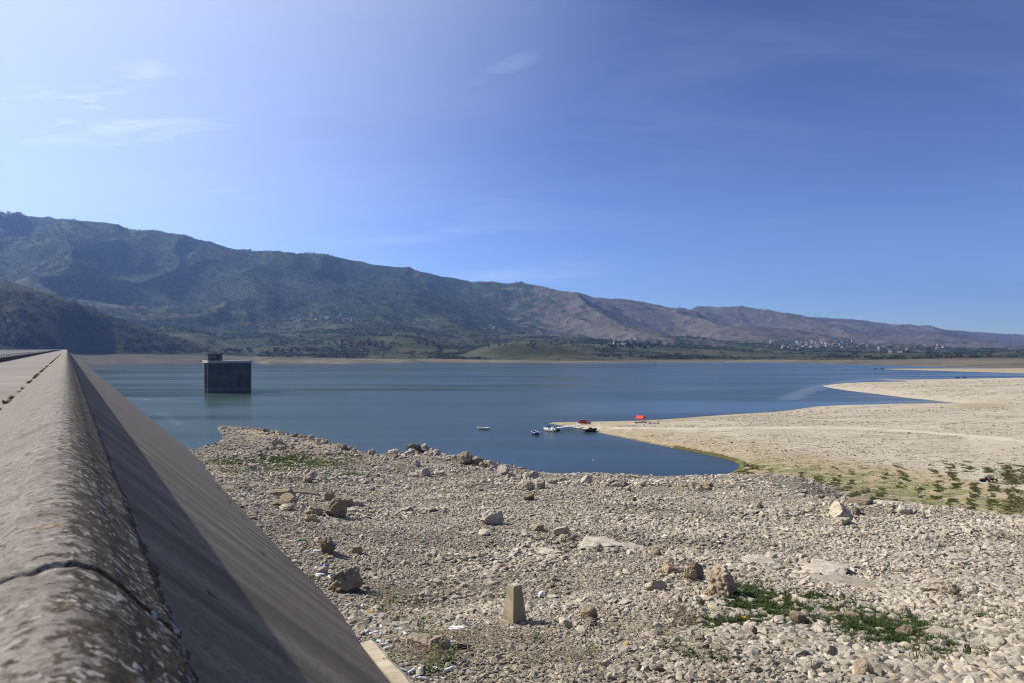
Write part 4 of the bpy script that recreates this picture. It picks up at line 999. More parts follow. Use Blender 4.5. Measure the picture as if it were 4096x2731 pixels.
R4(1208, 1128, 46, 26, 'wide grey boulder behind the green tufts on the rim', 'rock', 4)
R4(1240, 1122, 40, 24, 'boulder right of the wide grey one on the rim', 'rock', 6)
R4(1214, 1148, 34, 18, 'dark boulder below the wide grey one on the rim', 'rockbrown', 3)
R4(1452, 1154, 20, 16, 'rounded dark rock alone in the middle of the fine gravel', 'rockbrown', 1)
R4(1745, 1168, 20, 16, 'round dark rock alone left of the right cluster', 'rockbrown', 7)
R4(1856, 1172, 30, 10, 'low dark slab between lone round rock and right cluster', 'rockbrown', 8)
R4(1975, 1160, 50, 22, 'long dark boulder on the rim over the green flat', 'rockbrown', 8)
R4(1945, 1150, 26, 14, 'grey boulder left of the long dark one on the rim', 'rock', 2)
R4(1840, 1134, 26, 14, 'low blocky rock on the rim where the green flat begins', 'rockbrown', 5)
R4(2160, 1365, 88, 34, 'wide smooth whaleback boulder on the right', 'rockpale', 7)
R4(2030, 1418, 40, 22, 'smooth boulder at the head of the right grass patch', 'rock', 1)
R4(1985, 1560, 46, 50, 'dark pointed rock at the bottom edge of the gravel', 'rockbrown', 9)
R4(2018, 1506, 34, 24, 'grey block in front of the right grass patch', 'rock', 2)
R4(2130, 1248, 28, 22, 'upright wedge of rock on the far right gravel', 'rock', 9)
R4(2150, 1256, 22, 16, 'small rounded rock beside the upright wedge', 'rock', 1)
R4(2200, 1290, 40, 16, 'low pointed slab on the right gravel', 'rock', 8)
# pale bedrock slabs showing through the gravel
for px, py, wd_, hg, lb in ((1370, 1258, 120, 11, 'long pale bedrock ledge across the middle of the gravel'), (1440, 1262, 80, 9, 'pale bedrock slab right of the long ledge'),
                            (1260, 1273, 70, 12, 'rounded pale slab below the left end of the long ledge'), (1900, 1322, 130, 14, 'wide pale bedrock slab right of the conglomerate boulder'),
                            (1950, 1352, 150, 16, 'longest pale bedrock slab right of the conglomerate boulder'), (1860, 1345, 60, 22, 'rounded bedrock hump beside the longest slab'), (1740, 1296, 100, 9, 'thin pale slab behind the upright pointed boulder'), (2180, 1480, 110, 26, 'broad pale slab at the bottom right')):
    R4(px, py, wd_, hg, lb, 'rock', 1 + (px % 3) * 3, depth=.9, name='bedrock_outcrop', cat='bedrock', tilt=.05, sink=.42)
# rows of unnamed rocks: rim, spit heap, spit edge, scatter
def scatter_rocks(pts, label, group, size, mats=('rock', 'rockbrown', 'rock', 'rockpale'), hr=.65):
    for (px, py) in pts:
        s = size * math.exp(random.gauss(0, .35))
        rock(px, py, s, s * hr * random.uniform(.7, 1.25), label, random.choice(mats), None, name='rock', cat='rock', group=group, tilt=.5, sink=.22)
def along(line, n, jit):
    P = np.array(line, float); c = np.concatenate([[0], np.cumsum(np.hypot(*np.diff(P, axis=0).T))])
    return [(float(np.interp(u, c, P[:, 0])) + random.gauss(0, jit[0]), float(np.interp(u, c, P[:, 1])) + abs(random.gauss(0, jit[1]))) for u in (random.random() * c[-1] for _ in range(n))]
scatter_rocks(along([(372, 453.5), (400, 453), (420, 451), (445, 453.5), (462, 457), (480, 462), (500, 468)], 48, (3, 2.0)), 'grey rock on the stony rim between spit and bay', 'rocks on the rim between spit and bay', 7.5)
scatter_rocks(along([(500, 470), (540, 478), (600, 483), (660, 484), (720, 486), (780, 493)], 44, (4, 3.5)), 'grey rock on the rim above the sandy bay shore', 'rocks on the rim above the bay', 8)
scatter_rocks(along([(790, 492), (840, 500), (875, 508), (930, 516)], 16, (4, 2.5)), 'grey rock on the rim above the green flat', 'rocks on the rim above the green flat', 8)
scatter_rocks(along([(262, 450), (275, 446), (288, 447)], 20, (4, 1.6)), 'pale rock heaped on the small pile of the spit', 'rocks of the heap on the spit', 5.5)
scatter_rocks(along([(235, 460), (255, 455), (270, 452)], 12, (5, 1.6)), 'pale rock left of the heap on the spit', 'rocks left of the heap on the spit', 4)
scatter_rocks(along([(245, 427), (290, 434), (320, 440), (345, 447), (365, 454)], 46, (2, 1.2)), 'small rock along the outer edge of the spit', 'rocks edging the spit', 4.4)
scatter_rocks(along([(400, 462), (440, 470), (330, 480), (300, 470), (420, 490)], 26, (12, 5)), 'grey rock scattered over the weedy ground', 'rocks on the weedy ground', 6)
scatter_rocks(along([(440, 520), (500, 530), (560, 528), (620, 540), (700, 560), (800, 560)], 34, (14, 7)), 'middle sized rock lying in the open gravel', 'rocks in the open gravel', 7.5)
scatter_rocks(along([(700, 600), (800, 640), (880, 600), (960, 640), (1000, 560)], 30, (30, 22)), 'cobble sized rock on the coarse gravel at right', 'rocks on the coarse right gravel', 12, hr=.8)

# ------------------------------------------------------------------ scatter engine (one object per kind of ground cover)
def scatter(name, label, P, rot, scl, idx, tint, meshes, kindcol):
    col = bpy.data.collections.new(kindcol)
    for k, me in enumerate(meshes):
        col.objects.link(bpy.data.objects.new('%s_%02d' % (kindcol, k), me))
    me = bpy.data.meshes.new(name); n = len(P)
    me.vertices.add(n); me.vertices.foreach_set('co', np.asarray(P, np.float32).ravel())
    for nme, typ, arr in (('rot', 'FLOAT_VECTOR', rot), ('scl', 'FLOAT_VECTOR', scl)):
        a = me.attributes.new(nme, typ, 'POINT'); a.data.foreach_set('vector', np.asarray(arr, np.float32).ravel())
    a = me.attributes.new('idx', 'INT', 'POINT'); a.data.foreach_set('value', np.asarray(idx, np.int32))
    a = me.attributes.new('tint', 'FLOAT', 'POINT'); a.data.foreach_set('value', np.asarray(tint, np.float32))
    me.update(); o = link(bpy.data.objects.new(name, me))
    ng = bpy.data.node_groups.new(name + '_scatter', 'GeometryNodeTree')
    ng.interface.new_socket('Geometry', in_out='INPUT', socket_type='NodeSocketGeometry'); ng.interface.new_socket('Geometry', in_out='OUTPUT', socket_type='NodeSocketGeometry')
    N, L = ng.nodes, ng.links
    gi, go = N.new('NodeGroupInput'), N.new('NodeGroupOutput'); ip = N.new('GeometryNodeInstanceOnPoints'); ci = N.new('GeometryNodeCollectionInfo')
    ci.inputs[0].default_value = col; ci.inputs[1].default_value = True; ci.inputs[2].default_value = True
    L.new(gi.outputs[0], ip.inputs['Points']); L.new(ci.outputs[0], ip.inputs['Instance']); ip.inputs['Pick Instance'].default_value = True
    for nme, dt, sock in (('rot', 'FLOAT_VECTOR', 'Rotation'), ('scl', 'FLOAT_VECTOR', 'Scale'), ('idx', 'INT', 'Instance Index')):
        na = N.new('GeometryNodeInputNamedAttribute'); na.data_type = dt; na.inputs[0].default_value = nme
        L.new([s for s in na.outputs if s.enabled][0], ip.inputs[sock])
    L.new(ip.outputs[0], go.inputs[0])
    md = o.modifiers.new('scatter', 'NODES'); md.node_group = ng
    return tag(o, label, None, None, 'stuff')
def sample(Y0, Y1, q0, q1, dens):
    n = int(dens * (q1 - q0) * (Y1 * Y1 - Y0 * Y0) / 2)
    Y = np.sqrt(RNG.random(n) * (Y1 * Y1 - Y0 * Y0) + Y0 * Y0); X = Y * (q0 + (q1 - q0) * RNG.random(n))
    z, ins, d = zland(X, Y)
    ok = ins & (z > slope_z(X, Y) - .05) & (z > .05)
    return X[ok], Y[ok], z[ok], d[ok]
# stones
SX, SY, SZ, SS = [], [], [], []
for Y0, Y1, q0, q1, dens, s0, sg in ((8, 14, -.34, 1.0, 210, .10, .42), (14, 25, -.45, .98, 190, .10, .44), (25, 45, -.5, .95, 120, .118, .48), (45, 80, -.52, .95, 62, .15, .52), (80, 130, -.53, .6, 14, .22, .55), (130, 250, -.5, .05, 3.2, .36, .5)):
    X, Y, z, d = sample(Y0, Y1, q0, q1, dens)
    pen, sand, wet, green = zones(X, Y, z, d); px = px_of(X, Y)
    py = HY + F * (CAMZ - z) / Y
    bare_ = np.clip(sand * 1.15 + np.where(Y < 60, .92, .35) * green, 0, .98)
    if Y1 > 100: bare_ = np.maximum(bare_, .0)
    coarse = .6 * fbm(X / 9, Y / 4.5, 101, 4) + .4 * fbm(X / 2.6, Y / 1.6, 103, 3)
    k = RNG.random(len(X)) > np.maximum(np.maximum(bare_, pen * (Y > 30) * .9), .25 * sstep(.52, .62, coarse) * (Y < 80) + .55 * sstep(.40, .33, fbm(X / 5, Y / 2.2, 107, 4)) * (Y < 60))
    s = s0 * np.exp(RNG.normal(0, sg, len(X))) * (.72 + .85 * sstep(.46, .66, coarse)) * (1 + .6 * sstep(640, 980, px) * sstep(560, 660, py)) * (1 + .35 * sstep(600, 900, px) * (Y < 45))
    s = np.minimum(s, s0 * 4.2)
    for A, v in ((SX, X[k]), (SY, Y[k]), (SZ, z[k]), (SS, s[k])): A.append(v)
# far stones on the flats
for Y0, Y1, q0, q1, dens, s0 in ((150, 260, .02, .95, 2.2, .27), (260, 420, .2, .95, .6, .42), (420, 640, .4, .95, .12, .65)):
    X, Y, z, d = sample(Y0, Y1, q0, q1, dens); coarse = fbm(X / 30, Y / 12, 131, 4)
    k = (RNG.random(len(X)) < sstep(.38, .62, coarse) * .95 + .06) & (dline(X, Y, TRK) > 2.5) & (z > .7)
    for A, v in ((SX, X[k]), (SY, Y[k]), (SZ, z[k]), (SS, s0 * np.exp(RNG.normal(0, .45, k.sum())))): A.append(v)
X, Y, z, d = sample(100, 160, .25, .95, .5); k = (z < 4) & (RNG.random(len(X)) < .4)
for A, v in ((SX, X[k]), (SY, Y[k]), (SZ, z[k]), (SS, .2 * np.exp(RNG.normal(0, .5, k.sum())))): A.append(v)
SX, SY, SZ, SS = map(np.concatenate, (SX, SY, SZ, SS)); n = len(SX)
print('stones', n)
farp = (SY > 140) & (px_of(SX, SY) > 500)
scl = np.stack([SS * RNG.uniform(.85, 1.35, n), SS * RNG.uniform(.75, 1.1, n), SS * RNG.uniform(.45, .95, n) * np.where(farp, .6, 1)], -1)
rot = np.stack([RNG.normal(0, .28, n), RNG.normal(0, .28, n), RNG.random(n) * 6.28], -1)
tint = np.clip(RNG.normal(.52, .22, n) + (fbm(SX / 6, SY / 6, 77, 3) - .5) * .5, 0, 1)
MESH_P = [hull_rock('pebble', 300 + k, 13 + k % 6, ((1, .85, .7), (1.1, .8, .55), (.9, .9, .85), (1.2, .7, .6))[k % 4]) for k in range(14)]
scatter('gravel', 'pale limestone gravel and cobbles covering the bank', np.stack([SX, SY, SZ + SS * .12], -1), rot, scl, RNG.integers(0, 14, n), tint, MESH_P, 'pebble_kind')

# grass tufts
def tuft(seed, n=16, h=.16, mat='grass', spread=.09):
    r = random.Random(seed); o = MB()
    for k in range(n):
        a = r.random() * 6.28; d = r.random() * spread; L = h * r.uniform(.5, 1.2); b = r.random() * 6.28; w_ = .006 + .006 * r.random(); bend = L * r.uniform(.2, .9)
        x, y = math.cos(a) * d, math.sin(a) * d; cx, sy_ = math.cos(b), math.sin(b)
        o.add([(x - sy_ * w_, y + cx * w_, -.02), (x + sy_ * w_, y - cx * w_, -.02), (x + cx * bend * .4 + sy_ * w_ * .7, y + sy_ * bend * .4 - cx * w_ * .7, L * .6), (x + cx * bend * .4 - sy_ * w_ * .7, y + sy_ * bend * .4 + cx * w_ * .7, L * .6), (x + cx * bend, y + sy_ * bend, L)], [(0, 1, 2, 3), (3, 2, 4)])
    return mesh_from('tuft', o.v, o.f, M[mat])
GX, GY, GZ, GS = [], [], [], []
def grass_patch(px, py, rx, ry, n, s, power=1.0):
    g = [(random.gauss(0, .42), random.gauss(0, .42)) for _ in range(n)]
    a = np.array(g); PX = px + a[:, 0] * rx; PY = np.clip(py + a[:, 1] * ry, 425, 690)
    c = G(px, py); sxw = rx / F * c.y; syw = abs(G(px, py - ry * .5).y - G(px, py + ry * .5).y)
    X = c.x + a[:, 0] * sxw; Y = c.y + a[:, 1] * syw
    m = fbm(X * 1.7 / max(.4, sxw * .25), Y * 1.7 / max(.4, sxw * .25), int(px), 3) > .46
    X, Y = X[m], Y[m]; z, ins, d = zland(X, Y); ok = ins & (z > slope_z(X, Y)) & (z > .05)
    GX.append(X[ok]); GY.append(Y[ok]); GZ.append(z[ok]); GS.append(s * RNG.uniform(.5, 1.4, ok.sum()))
for px, py, rx, ry, n, s in ((766, 605, 46, 22, 900, .95), (735, 622, 26, 10, 120, .7), (788, 613, 30, 14, 200, .8), (888, 632, 54, 26, 1800, 1.05), (880, 620, 34, 10, 300, .9), (935, 625, 24, 14, 100, .7), (985, 610, 30, 16, 260, .8), (1000, 620, 26, 20, 200, .9), (820, 597, 40, 10, 160, .6), (720, 630, 30, 12, 160, .6), (700, 652, 40, 10, 120, .5), (880, 660, 70, 14, 160, .5), (1000, 665, 30, 16, 160, .7),
                             (275, 461, 46, 7, 1800, 1.5), (300, 468, 40, 7, 1500, 1.5), (265, 458, 26, 5, 500, 1.2), (330, 466, 40, 6, 500, 1.0), (350, 474, 30, 5, 300, 1.0), (240, 472, 30, 10, 500, 1.1), (390, 470, 30, 4, 240, .9), (255, 490, 16, 8, 200, .9), (300, 492, 16, 4, 160, .9), (318, 480, 30, 5, 240, .9), (430, 468, 40, 6, 200, .8), (215, 462, 20, 8, 400, 1.0), (285, 478, 34, 8, 420, .9), (525, 492, 30, 5, 200, 1.0), (495, 494, 24, 5, 140, .9), (480, 484, 50, 6, 160, .8),
                             (420, 598, 20, 8, 60, .5), (640, 505, 40, 10, 100, .8), (560, 540, 60, 20, 80, .6), (860, 530, 60, 14, 100, .6), (700, 560, 60, 20, 90, .6)):
    grass_patch(px, py, rx * 1.1, ry, n * 4, s * .8)
GX, GY, GZ, GS = map(np.concatenate, (GX, GY, GZ, GS)); n = len(GX)
scatter('grass', 'short green grass in patches among the stones', np.stack([GX, GY, GZ + .02], -1), np.stack([np.zeros(n), np.zeros(n), RNG.random(n) * 6.28], -1), np.stack([GS * 1.2, GS * 1.2, GS], -1), RNG.integers(0, 4, n), np.clip(RNG.random(n) * .5 + .55 * (GY > 60), 0, 1), [tuft(k) for k in range(4)], 'tuft_kind')  # farther tufts tinted brighter, in place of light shining through the blades
# rows of weeds on the drained flat: curved rows running up from the bank
X, Y, z, d = sample(88, 170, .2, .95, 80.0)
px = px_of(X, Y); py = HY + F * (CAMZ - z) / Y
pen, sand, wet, green = zones(X, Y, z, d)
u = (X - .83 * (Y - 100) + ((Y - 108) / 26.0) ** 2 * 4.5) / 3.3 + (fbm(X / 14, Y / 14, 201, 3) - .5) * .9
row = np.abs(u - np.round(u))
dn = sstep(.34, .10, row + (fbm(X / 1.6, Y / 1.6, 213, 3) - .5) * .5) * sstep(.40, .52, fbm(np.round(u) * 3.7 + u * .05, Y / 9, 211, 3)) * sstep(4.5, 2.6, z) * sstep(146, 126, Y) * sstep(725, 770, px)
dn = dn * sstep(.40, .58, fbm(X / 1.1, Y / 1.6, 5, 3)) + .10 * sstep(165, 140, Y) * sstep(4.5, 2.6, z) * sstep(.58, .7, fbm(X / .9, Y / .8, 9, 3)) * sstep(715, 760, px)
dn += .5 * sstep(985, 1020, px) * sstep(.42, .55, fbm(X / 6, Y / 6, 221, 3)) * sstep(140, 120, Y) * sstep(5, 3, z)
dn += .5 * sstep(26, 8, np.hypot(px - 742, (py - 468) * 3)) * sstep(.45, .6, vnoise(X / 2, Y / 2, 3))
k = RNG.random(len(X)) < dn
k &= d > 1.0
n = k.sum(); s = RNG.uniform(.8, 2.0, n)
scatter('field_weeds', 'low green weeds growing in curved rows on the drained sandy flat', np.stack([X[k], Y[k], z[k]], -1), np.stack([np.zeros(n), np.zeros(n), RNG.random(n) * 6.28], -1), np.stack([s * .62, s * .62, s * .5], -1), RNG.integers(0, 4, n), RNG.random(n), [tuft(k + 50, 18, .16, 'grassdry', .14) for k in range(4)], 'field_tuft_kind')
# crack grass beside the road: separate ground cover
cx, cy2, cs = [], [], []
for t_ in np.arange(2.0, 240, .035):
    w_ = fbm(np.array([t_ / 1.9]), np.array([.5]), 301, 4)[0]
    if random.random() < sstep(.45, .62, w_) * (1.0 if t_ < 60 else .5):
        a_ = -1.44 + random.gauss(0, .045); v = np.array([a_ * DN[0] + t_ * DD[0], a_ * DN[1] + t_ * DD[1]])
        cx.append(v[0]); cy2.append(v[1]); cs.append(random.uniform(.3, .7))
n = len(cx); cs = np.array(cs)
scatter('roadside_grass', 'line of grass growing in the crack between road and parapet', np.stack([np.array(cx), np.array(cy2), np.full(n, CAMZ - 1.555)], -1), np.stack([np.zeros(n), np.zeros(n), RNG.random(n) * 6.28], -1), np.stack([cs, cs, cs], -1), RNG.integers(0, 3, n), .6 + .4 * RNG.random(n), [tuft(k + 70, 14, .17, 'grassdry', .07) for k in range(3)], 'crack_tuft_kind')
# dry reeds and twigs strewn in drift lines
def stick(seed):
    r = random.Random(seed); o = MB(); p = Vector((-.5, 0, 0)); 
    for k in range(3):
        q2 = p + Vector((.33, r.uniform(-.06, .06), r.uniform(-.03, .04))); o.tube(p, q2, .012, .010, n=5); p = q2
    return mesh_from('stick', o.v, o.f, M['reed'])
DX, DY = [], []
for px, py, rx, ry, n in ((470, 588, 70, 7, 500), (400, 592, 50, 5, 300), (520, 577, 30, 5, 160), (455, 640, 50, 14, 500), (430, 655, 50, 10, 360), (520, 640, 60, 14, 300), (420, 610, 40, 14, 240), (640, 630, 70, 12, 420), (690, 645, 60, 16, 420), (560, 660, 60, 12, 260), (380, 600, 20, 10, 120), (700, 615, 40, 10, 150)):
    c = G(px, py); a = RNG.normal(0, .5, (n, 2)); n = int(n * .5); a = a[:n]; DX.append(c.x + a[:, 0] * rx / F * c.y); DY.append(c.y + a[:, 1] * abs(G(px, py - ry * .5).y - G(px, py + ry * .5).y))
DX, DY = np.concatenate(DX), np.concatenate(DY); z, ins, d = zland(DX, DY); k = z > slope_z(DX, DY); DX, DY, z = DX[k], DY[k], z[k]; n = len(DX); s = RNG.uniform(.15, .5, n)
scatter('dry_reeds', 'dry broken reeds and twigs strewn over the gravel', np.stack([DX, DY, z + .08], -1), np.stack([np.zeros(n), RNG.normal(0, .25, n), RNG.random(n) * 6.28], -1), np.stack([s, s, s], -1), RNG.integers(0, 5, n), RNG.random(n), [stick(k) for k in range(5)], 'stick_kind')

# ------------------------------------------------------------------ single weeds and dry bushes
def weed_mesh(seed, n=46, h=.26, r0=.17):
    r = random.Random(seed); o = MB()
    for k in range(n):
        a = r.random() * 6.28; d = r0 * math.sqrt(r.random()); z = h * r.uniform(.1, 1) * (1 - .5 * d / r0); x, y = d * math.cos(a), d * math.sin(a)
        L = r.uniform(.035, .075); b = a + r.uniform(-.9, .9); up = r.uniform(-.3, .8)
        t = Vector((math.cos(b), math.sin(b), up)).normalized(); sd = t.cross(Vector((0, 0, 1))).normalized(); c = Vector((x, y, z))
        o.add([c, c + t * L * .5 + sd * L * .32, c + t * L, c + t * L * .5 - sd * L * .32], [(0, 1, 2, 3)])
        if k % 3 == 0: o.tube((x * .3, y * .3, -.02), c, .004, n=4)
    return mesh_from('weed', o.v, o.f, M['weed'])
WM = [weed_mesh(k) for k in range(4)]
wl = [(384, 610, 1.2, 'bushy weed by the yellow plastic at the dam\'s foot'), (393, 603, 1.3, 'tall weed just above the bushy one at the dam\'s foot'), (376, 597, .8, 'small weed touching the dam above the litter'), (398, 620, .9, 'weed just above the green bottle'), (423, 640, 1.2, 'weed right of the top of the concrete beam'), (440, 661, 1.5, 'bright bushy weed in the gravel right of the concrete beam'),
      (433, 672, .9, 'small weed at the lower edge beside the bright bushy one'), (391, 668, .9, 'weed growing between dam and concrete beam'), (422, 625, 1.0, 'weed left of the pale sheet of paper'), (490, 601, .9, 'yellow green weed just left of the survey pillar'), (309, 578, 1.0, 'weed beside the white litter where the gravel meets the dam'), (305, 583, .8, 'small weed just below the white litter by the dam'), (660, 636, .9, 'weed among coarse stones below the dry bush'), (535, 640, .8, 'small weed in front of the pillar\'s shadow'), (590, 655, .8, 'weed near the yellow scrap in the coarse stones'),
      (285, 520, 1.3, 'dark weed at the dam\'s foot below the outcrop')]
for k, (px, py, s, lb) in enumerate(wl):
    o = link(bpy.data.objects.new('weed', WM[k % 4])); o.location = G(px, py); o.scale = (s * 1.25,) * 3; o.rotation_euler = (0, 0, k); tag(o, lb, 'weed', 'green weeds among the stones')
for k, (px, py, s, lb) in enumerate(((218.6, 487.6, 1.5, 'topmost small weed rooted in the sunlit dam face'), (228.6, 502, 1.1, 'middle small weed rooted in the sunlit dam face'), (263, 554.5, .8, 'lowest small weed rooted in the sunlit dam face'))):
    kx = (px - HX) / F; t_ = (1.41 / 1.063) / ((py - HY) / F - (kx * DN[0] + DN[1]) / 1.063)
    o = link(bpy.data.objects.new('weed', WM[k])); o.location = (kx * t_, t_, CAMZ - t_ * (py - HY) / F); o.scale = (s,) * 3; tag(o, lb, 'weed', 'weeds on the dam face')
def bush_mesh(seed, h=.5, n=26):
    r = random.Random(seed); o = MB()
    def br(p, d, L, rd, lv):
        q2 = p + d * L; o.tube(p, q2, rd, rd * .7, n=4, caps=False)
        if lv == 0: return
        for _ in range(3):
            br(q2, (d + Vector((r.gauss(0, .55), r.gauss(0, .55), r.gauss(0, .35)))).normalized(), L * r.uniform(.5, .85), rd * .65, lv - 1)
    for k in range(n // 3):
        a = r.random() * 6.28; br(Vector((r.gauss(0, .08), r.gauss(0, .08), -.03)), Vector((math.cos(a) * .8, math.sin(a) * .8, r.uniform(.4, 1.1))).normalized(), h * r.uniform(.35, .55), .007, 3)
    return mesh_from('dry_bush', o.v, o.f, M['twig'])
for k, (px, py, s, lb) in enumerate(((676, 626, 1.5, 'large leafless brown bush left of the grass patch'), (762, 588, 1.1, 'low leafless bush right of the conglomerate boulder'), (1010, 540, 1.5, 'dark leafless bush at the right edge of the bank'), (990, 537, 1.1, 'smaller leafless bush left of the dark one at the edge'), (955, 600, 1.2, 'thin dry bush on the right gravel'), (944, 530, .9, 'faint dry bush near the rim at right'))):
    o = link(bpy.data.objects.new('dry_bush', bush_mesh(k + 5))); o.location = G(px, py); o.scale = (s,) * 3; o.rotation_euler = (0, 0, k * 1.3); tag(o, lb, 'bush')

# ------------------------------------------------------------------ litter
def bottle(px, py, L, rz, label, mat='pvc', group=None, capm='bluepl', pitch=.1):
    t = empty('plastic_bottle', G(px, py) + Vector((0, 0, L * .17)), rz); t.rotation_euler = (0, pitch, rz); tag(t, label, 'bottle', group)
    r = L * .15; prof_ = [(-.5, .0), (-.5, .8), (-.46, 1), (-.2, 1), (-.17, .9), (-.13, 1), (.05, 1), (.09, .9), (.13, 1), (.2, .95), (.33, .5), (.40, .36), (.44, .36)]
    sq = random.uniform(.55, .95)
    MB().loft([[(x * L, math.cos(2 * math.pi * k / 12) * rr * r, math.sin(2 * math.pi * k / 12) * rr * r * sq) for k in range(12)] for x, rr in prof_]).build('body', M[mat], t, True)
    MB().tube((.44 * L, 0, 0), (.5 * L, 0, 0), r * .44, n=10).build('cap', M[capm], t)
    return t
LG = 'clear bottles in the litter along the dam'
LB = 'crumpled clear plastic bottle in the litter along the dam\'s foot'
for k, (px, py) in enumerate(((367, 632), (373.5, 634), (379, 634), (382, 629), (378, 642), (383, 646), (386, 650), (362, 626), (370, 622), (372.5, 619), (405, 634), (398, 630), (436, 669), (447, 672), (404, 671), (417, 677), (424, 680), (411, 673), (421, 671), (362, 607), (341, 598), (330, 578), (322, 572), (316, 568), (326, 585), (336, 590), (349, 606), (300, 545), (306, 552), (296, 541))):
    d_ = G(px, py).y; bottle(px, py, min(.0185 * d_, .28) * random.uniform(.8, 1.15), random.random() * 6.28, LB, 'pvc', LG, random.choice(('bluepl', 'white', 'pvc')), random.uniform(-.25, .25))
bottle(372, 643.5, .32, 1.2, 'green plastic bottle at the upper end of the concrete beam', 'green', None, 'green'); bottle(432, 640, .25, 2.0, 'clear bottle touching the left side of the pale notched boulder', 'pvc')
bottle(452, 644, .3, .5, 'clear bottle right of the pale notched boulder', 'pvc'); bottle(712, 605, .36, .1, 'clear bottle lying below the conglomerate boulder', 'pvc'); bottle(303, 541, .4, 0, 'green bottle at the dam\'s foot below the outcrop', 'green', None, 'green'); bottle(296, 587, .3, .7, 'green bottle by the dam near the brown boulders', 'green', None, 'green')
bottle(340, 575, .3, .4, 'small blue capped bottle by the dam above the big brown boulder', 'pvc')
def scrap(name, px, py, sx_, sy_, sz_, mat, label, cat, seed, rz=0.0):
    """crumpled sheet: a small closed, folded body"""
    g = G(px, py); o = blob(name, (0, 0, 0), (1, 1, 1), M[mat], None, seed, 3, .55, 1.9); o.location = g + Vector((0, 0, sz_ * .45)); o.scale = (sx_ * .8, sy_ * .8, sz_ * .8); o.rotation_euler = (0, 0, rz)
    for p in o.data.polygons: p.use_smooth = False
    return tag(o, label, cat)
scrap('plastic_cover', 369, 613, .17, .12, .07, 'yellow', 'yellow crumpled plastic at the dam\'s foot', 'litter', 1)
scrap('plastic_bag', 541, 596, .13, .13, .13, 'paper', 'white plastic bag lying right of the survey pillar', 'bag', 2)
scrap('paper_sheet', 457, 629, .26, .18, .05, 'paper', 'pale blue white sheet lying left of the survey pillar', 'paper', 3)
scrap('tile_piece', 425, 652, .11, .08, .06, 'redbrick', 'red broken tile leaning on the pale notched boulder', 'tile', 4)
scrap('plastic_tube', 419, 653, .17, .05, .05, 'white', 'white tube left of the red tile', 'tube', 5, -.1)
scrap('plastic_tube', 448, 651, .16, .045, .04, 'white', 'white tube right of the pale notched boulder', 'tube', 6, .3)
scrap('dark_clump', 458, 650, .34, .13, .10, 'black', 'black clump of rotten matter right of the notched boulder', 'clump', 7, .2)
scrap('blue_rag', 324, 567, .22, .16, .10, 'bluepl', 'blue plastic rag behind the small grey rock', 'rag', 8)
scrap('plastic_scrap', 744, 619, .15, .12, .07, 'yellow', 'yellow plastic scrap in the grass patch', 'litter', 9)
scrap('plastic_scrap', 627, 645, .12, .07, .05, 'yellow', 'yellow plastic scrap under a stone below the pillar', 'litter', 10)
scrap('plastic_bag', 333, 545, .2, .14, .1, 'bluepl', 'dark blue plastic bag behind the upper brown boulders', 'bag', 11)
scrap('dark_clump', 552, 588, .13, .11, .1, 'twig', 'dark brown dung clump behind the white bag', 'clump', 12)
scrap('dark_clump', 575, 593, .12, .1, .09, 'black', 'black clump right of the white bag', 'clump', 13)
scrap('black_bag', 208, 482 + 15, .5, .3, .2, 'black', 'black bag on the weedy ground by the dam', 'bag', 14)
scrap('plastic_sheet', 318, 575, .3, .12, .05, 'paper', 'white plastic sheet in the litter against the dam', 'sheet', 15, .6)
scrap('plastic_sheet', 315, 551, .32, .14, .05, 'paper', 'white plastic film in the litter near the rounded boulder', 'sheet', 16, .4)

# ------------------------------------------------------------------ villages
def house_mesh(w_, d_, h_, style):
    o = MB(); o.box((0, 0, h_ / 2 - 1), (w_, d_, h_ + 2)); return o
HK = []
for k in range(6):
    t = bpy.data.objects.new('house', None); w_, d_, h_ = ((11, 9, 6.5), (9, 8, 9.5), (14, 9, 4), (8, 8, 6), (12, 10, 7), (16, 8, 5))[k]
    HK.append((w_, d_, h_, k))
PROTO = {}
def house(px, py, label, group, s=1.0, k=None):
    g = GH(px, py)
    if g is None or (group and g.y < 1900): return
    k = random.randrange(6) if k is None else k
    if k not in PROTO:
        w_, d_, h_, _ = HK[k]
        wall = mesh_from('wall', *(lambda o: (o.v, o.f))(MB().box((0, 0, h_ / 2 - 1), (w_, d_, h_ + 2))), M['wallw' if k % 3 else 'wallb'])
        if k % 2: ro_ = MB().box((0, 0, h_ + .2), (w_ + .6, d_ + .6, .5))
        else: ro_ = MB().loft([[(-w_ / 2 - .4, -d_ / 2 - .4, h_), (-w_ / 2 - .4, 0, h_ + d_ * .28), (-w_ / 2 - .4, d_ / 2 + .4, h_)], [(w_ / 2 + .4, -d_ / 2 - .4, h_), (w_ / 2 + .4, 0, h_ + d_ * .28), (w_ / 2 + .4, d_ / 2 + .4, h_)]])
        roof = mesh_from('roof', ro_.v, ro_.f, M['rooft' if k in (0, 4) else 'roofg'])
        wi = MB()
        for x in (-w_ * .28, w_ * .28):
            for z in ((1.6, 4.4, 7.4) if h_ > 8 else (1.6, 4.4) if h_ > 5.5 else (1.8,)): wi.box((x, -d_ / 2, z), (1.6, .12, 1.5))
        win = mesh_from('window', wi.v, wi.f, M['dkglass'])
        PROTO[k] = (wall, roof, win)
    t = empty('house', g, random.uniform(-.6, .6) - math.atan2(g.x, g.y), s); tag(t, label, 'house', group)
    for me, nme in zip(PROTO[k], ('wall', 'roof', 'window')): link(bpy.data.objects.new(nme, me), t)
def village(n, cx, cy_, sx_, sy_, label, group, s):
    for _ in range(n): house(random.gauss(cx, sx_), random.gauss(cy_, sy_), label, group, s * random.uniform(.7, 1.15))
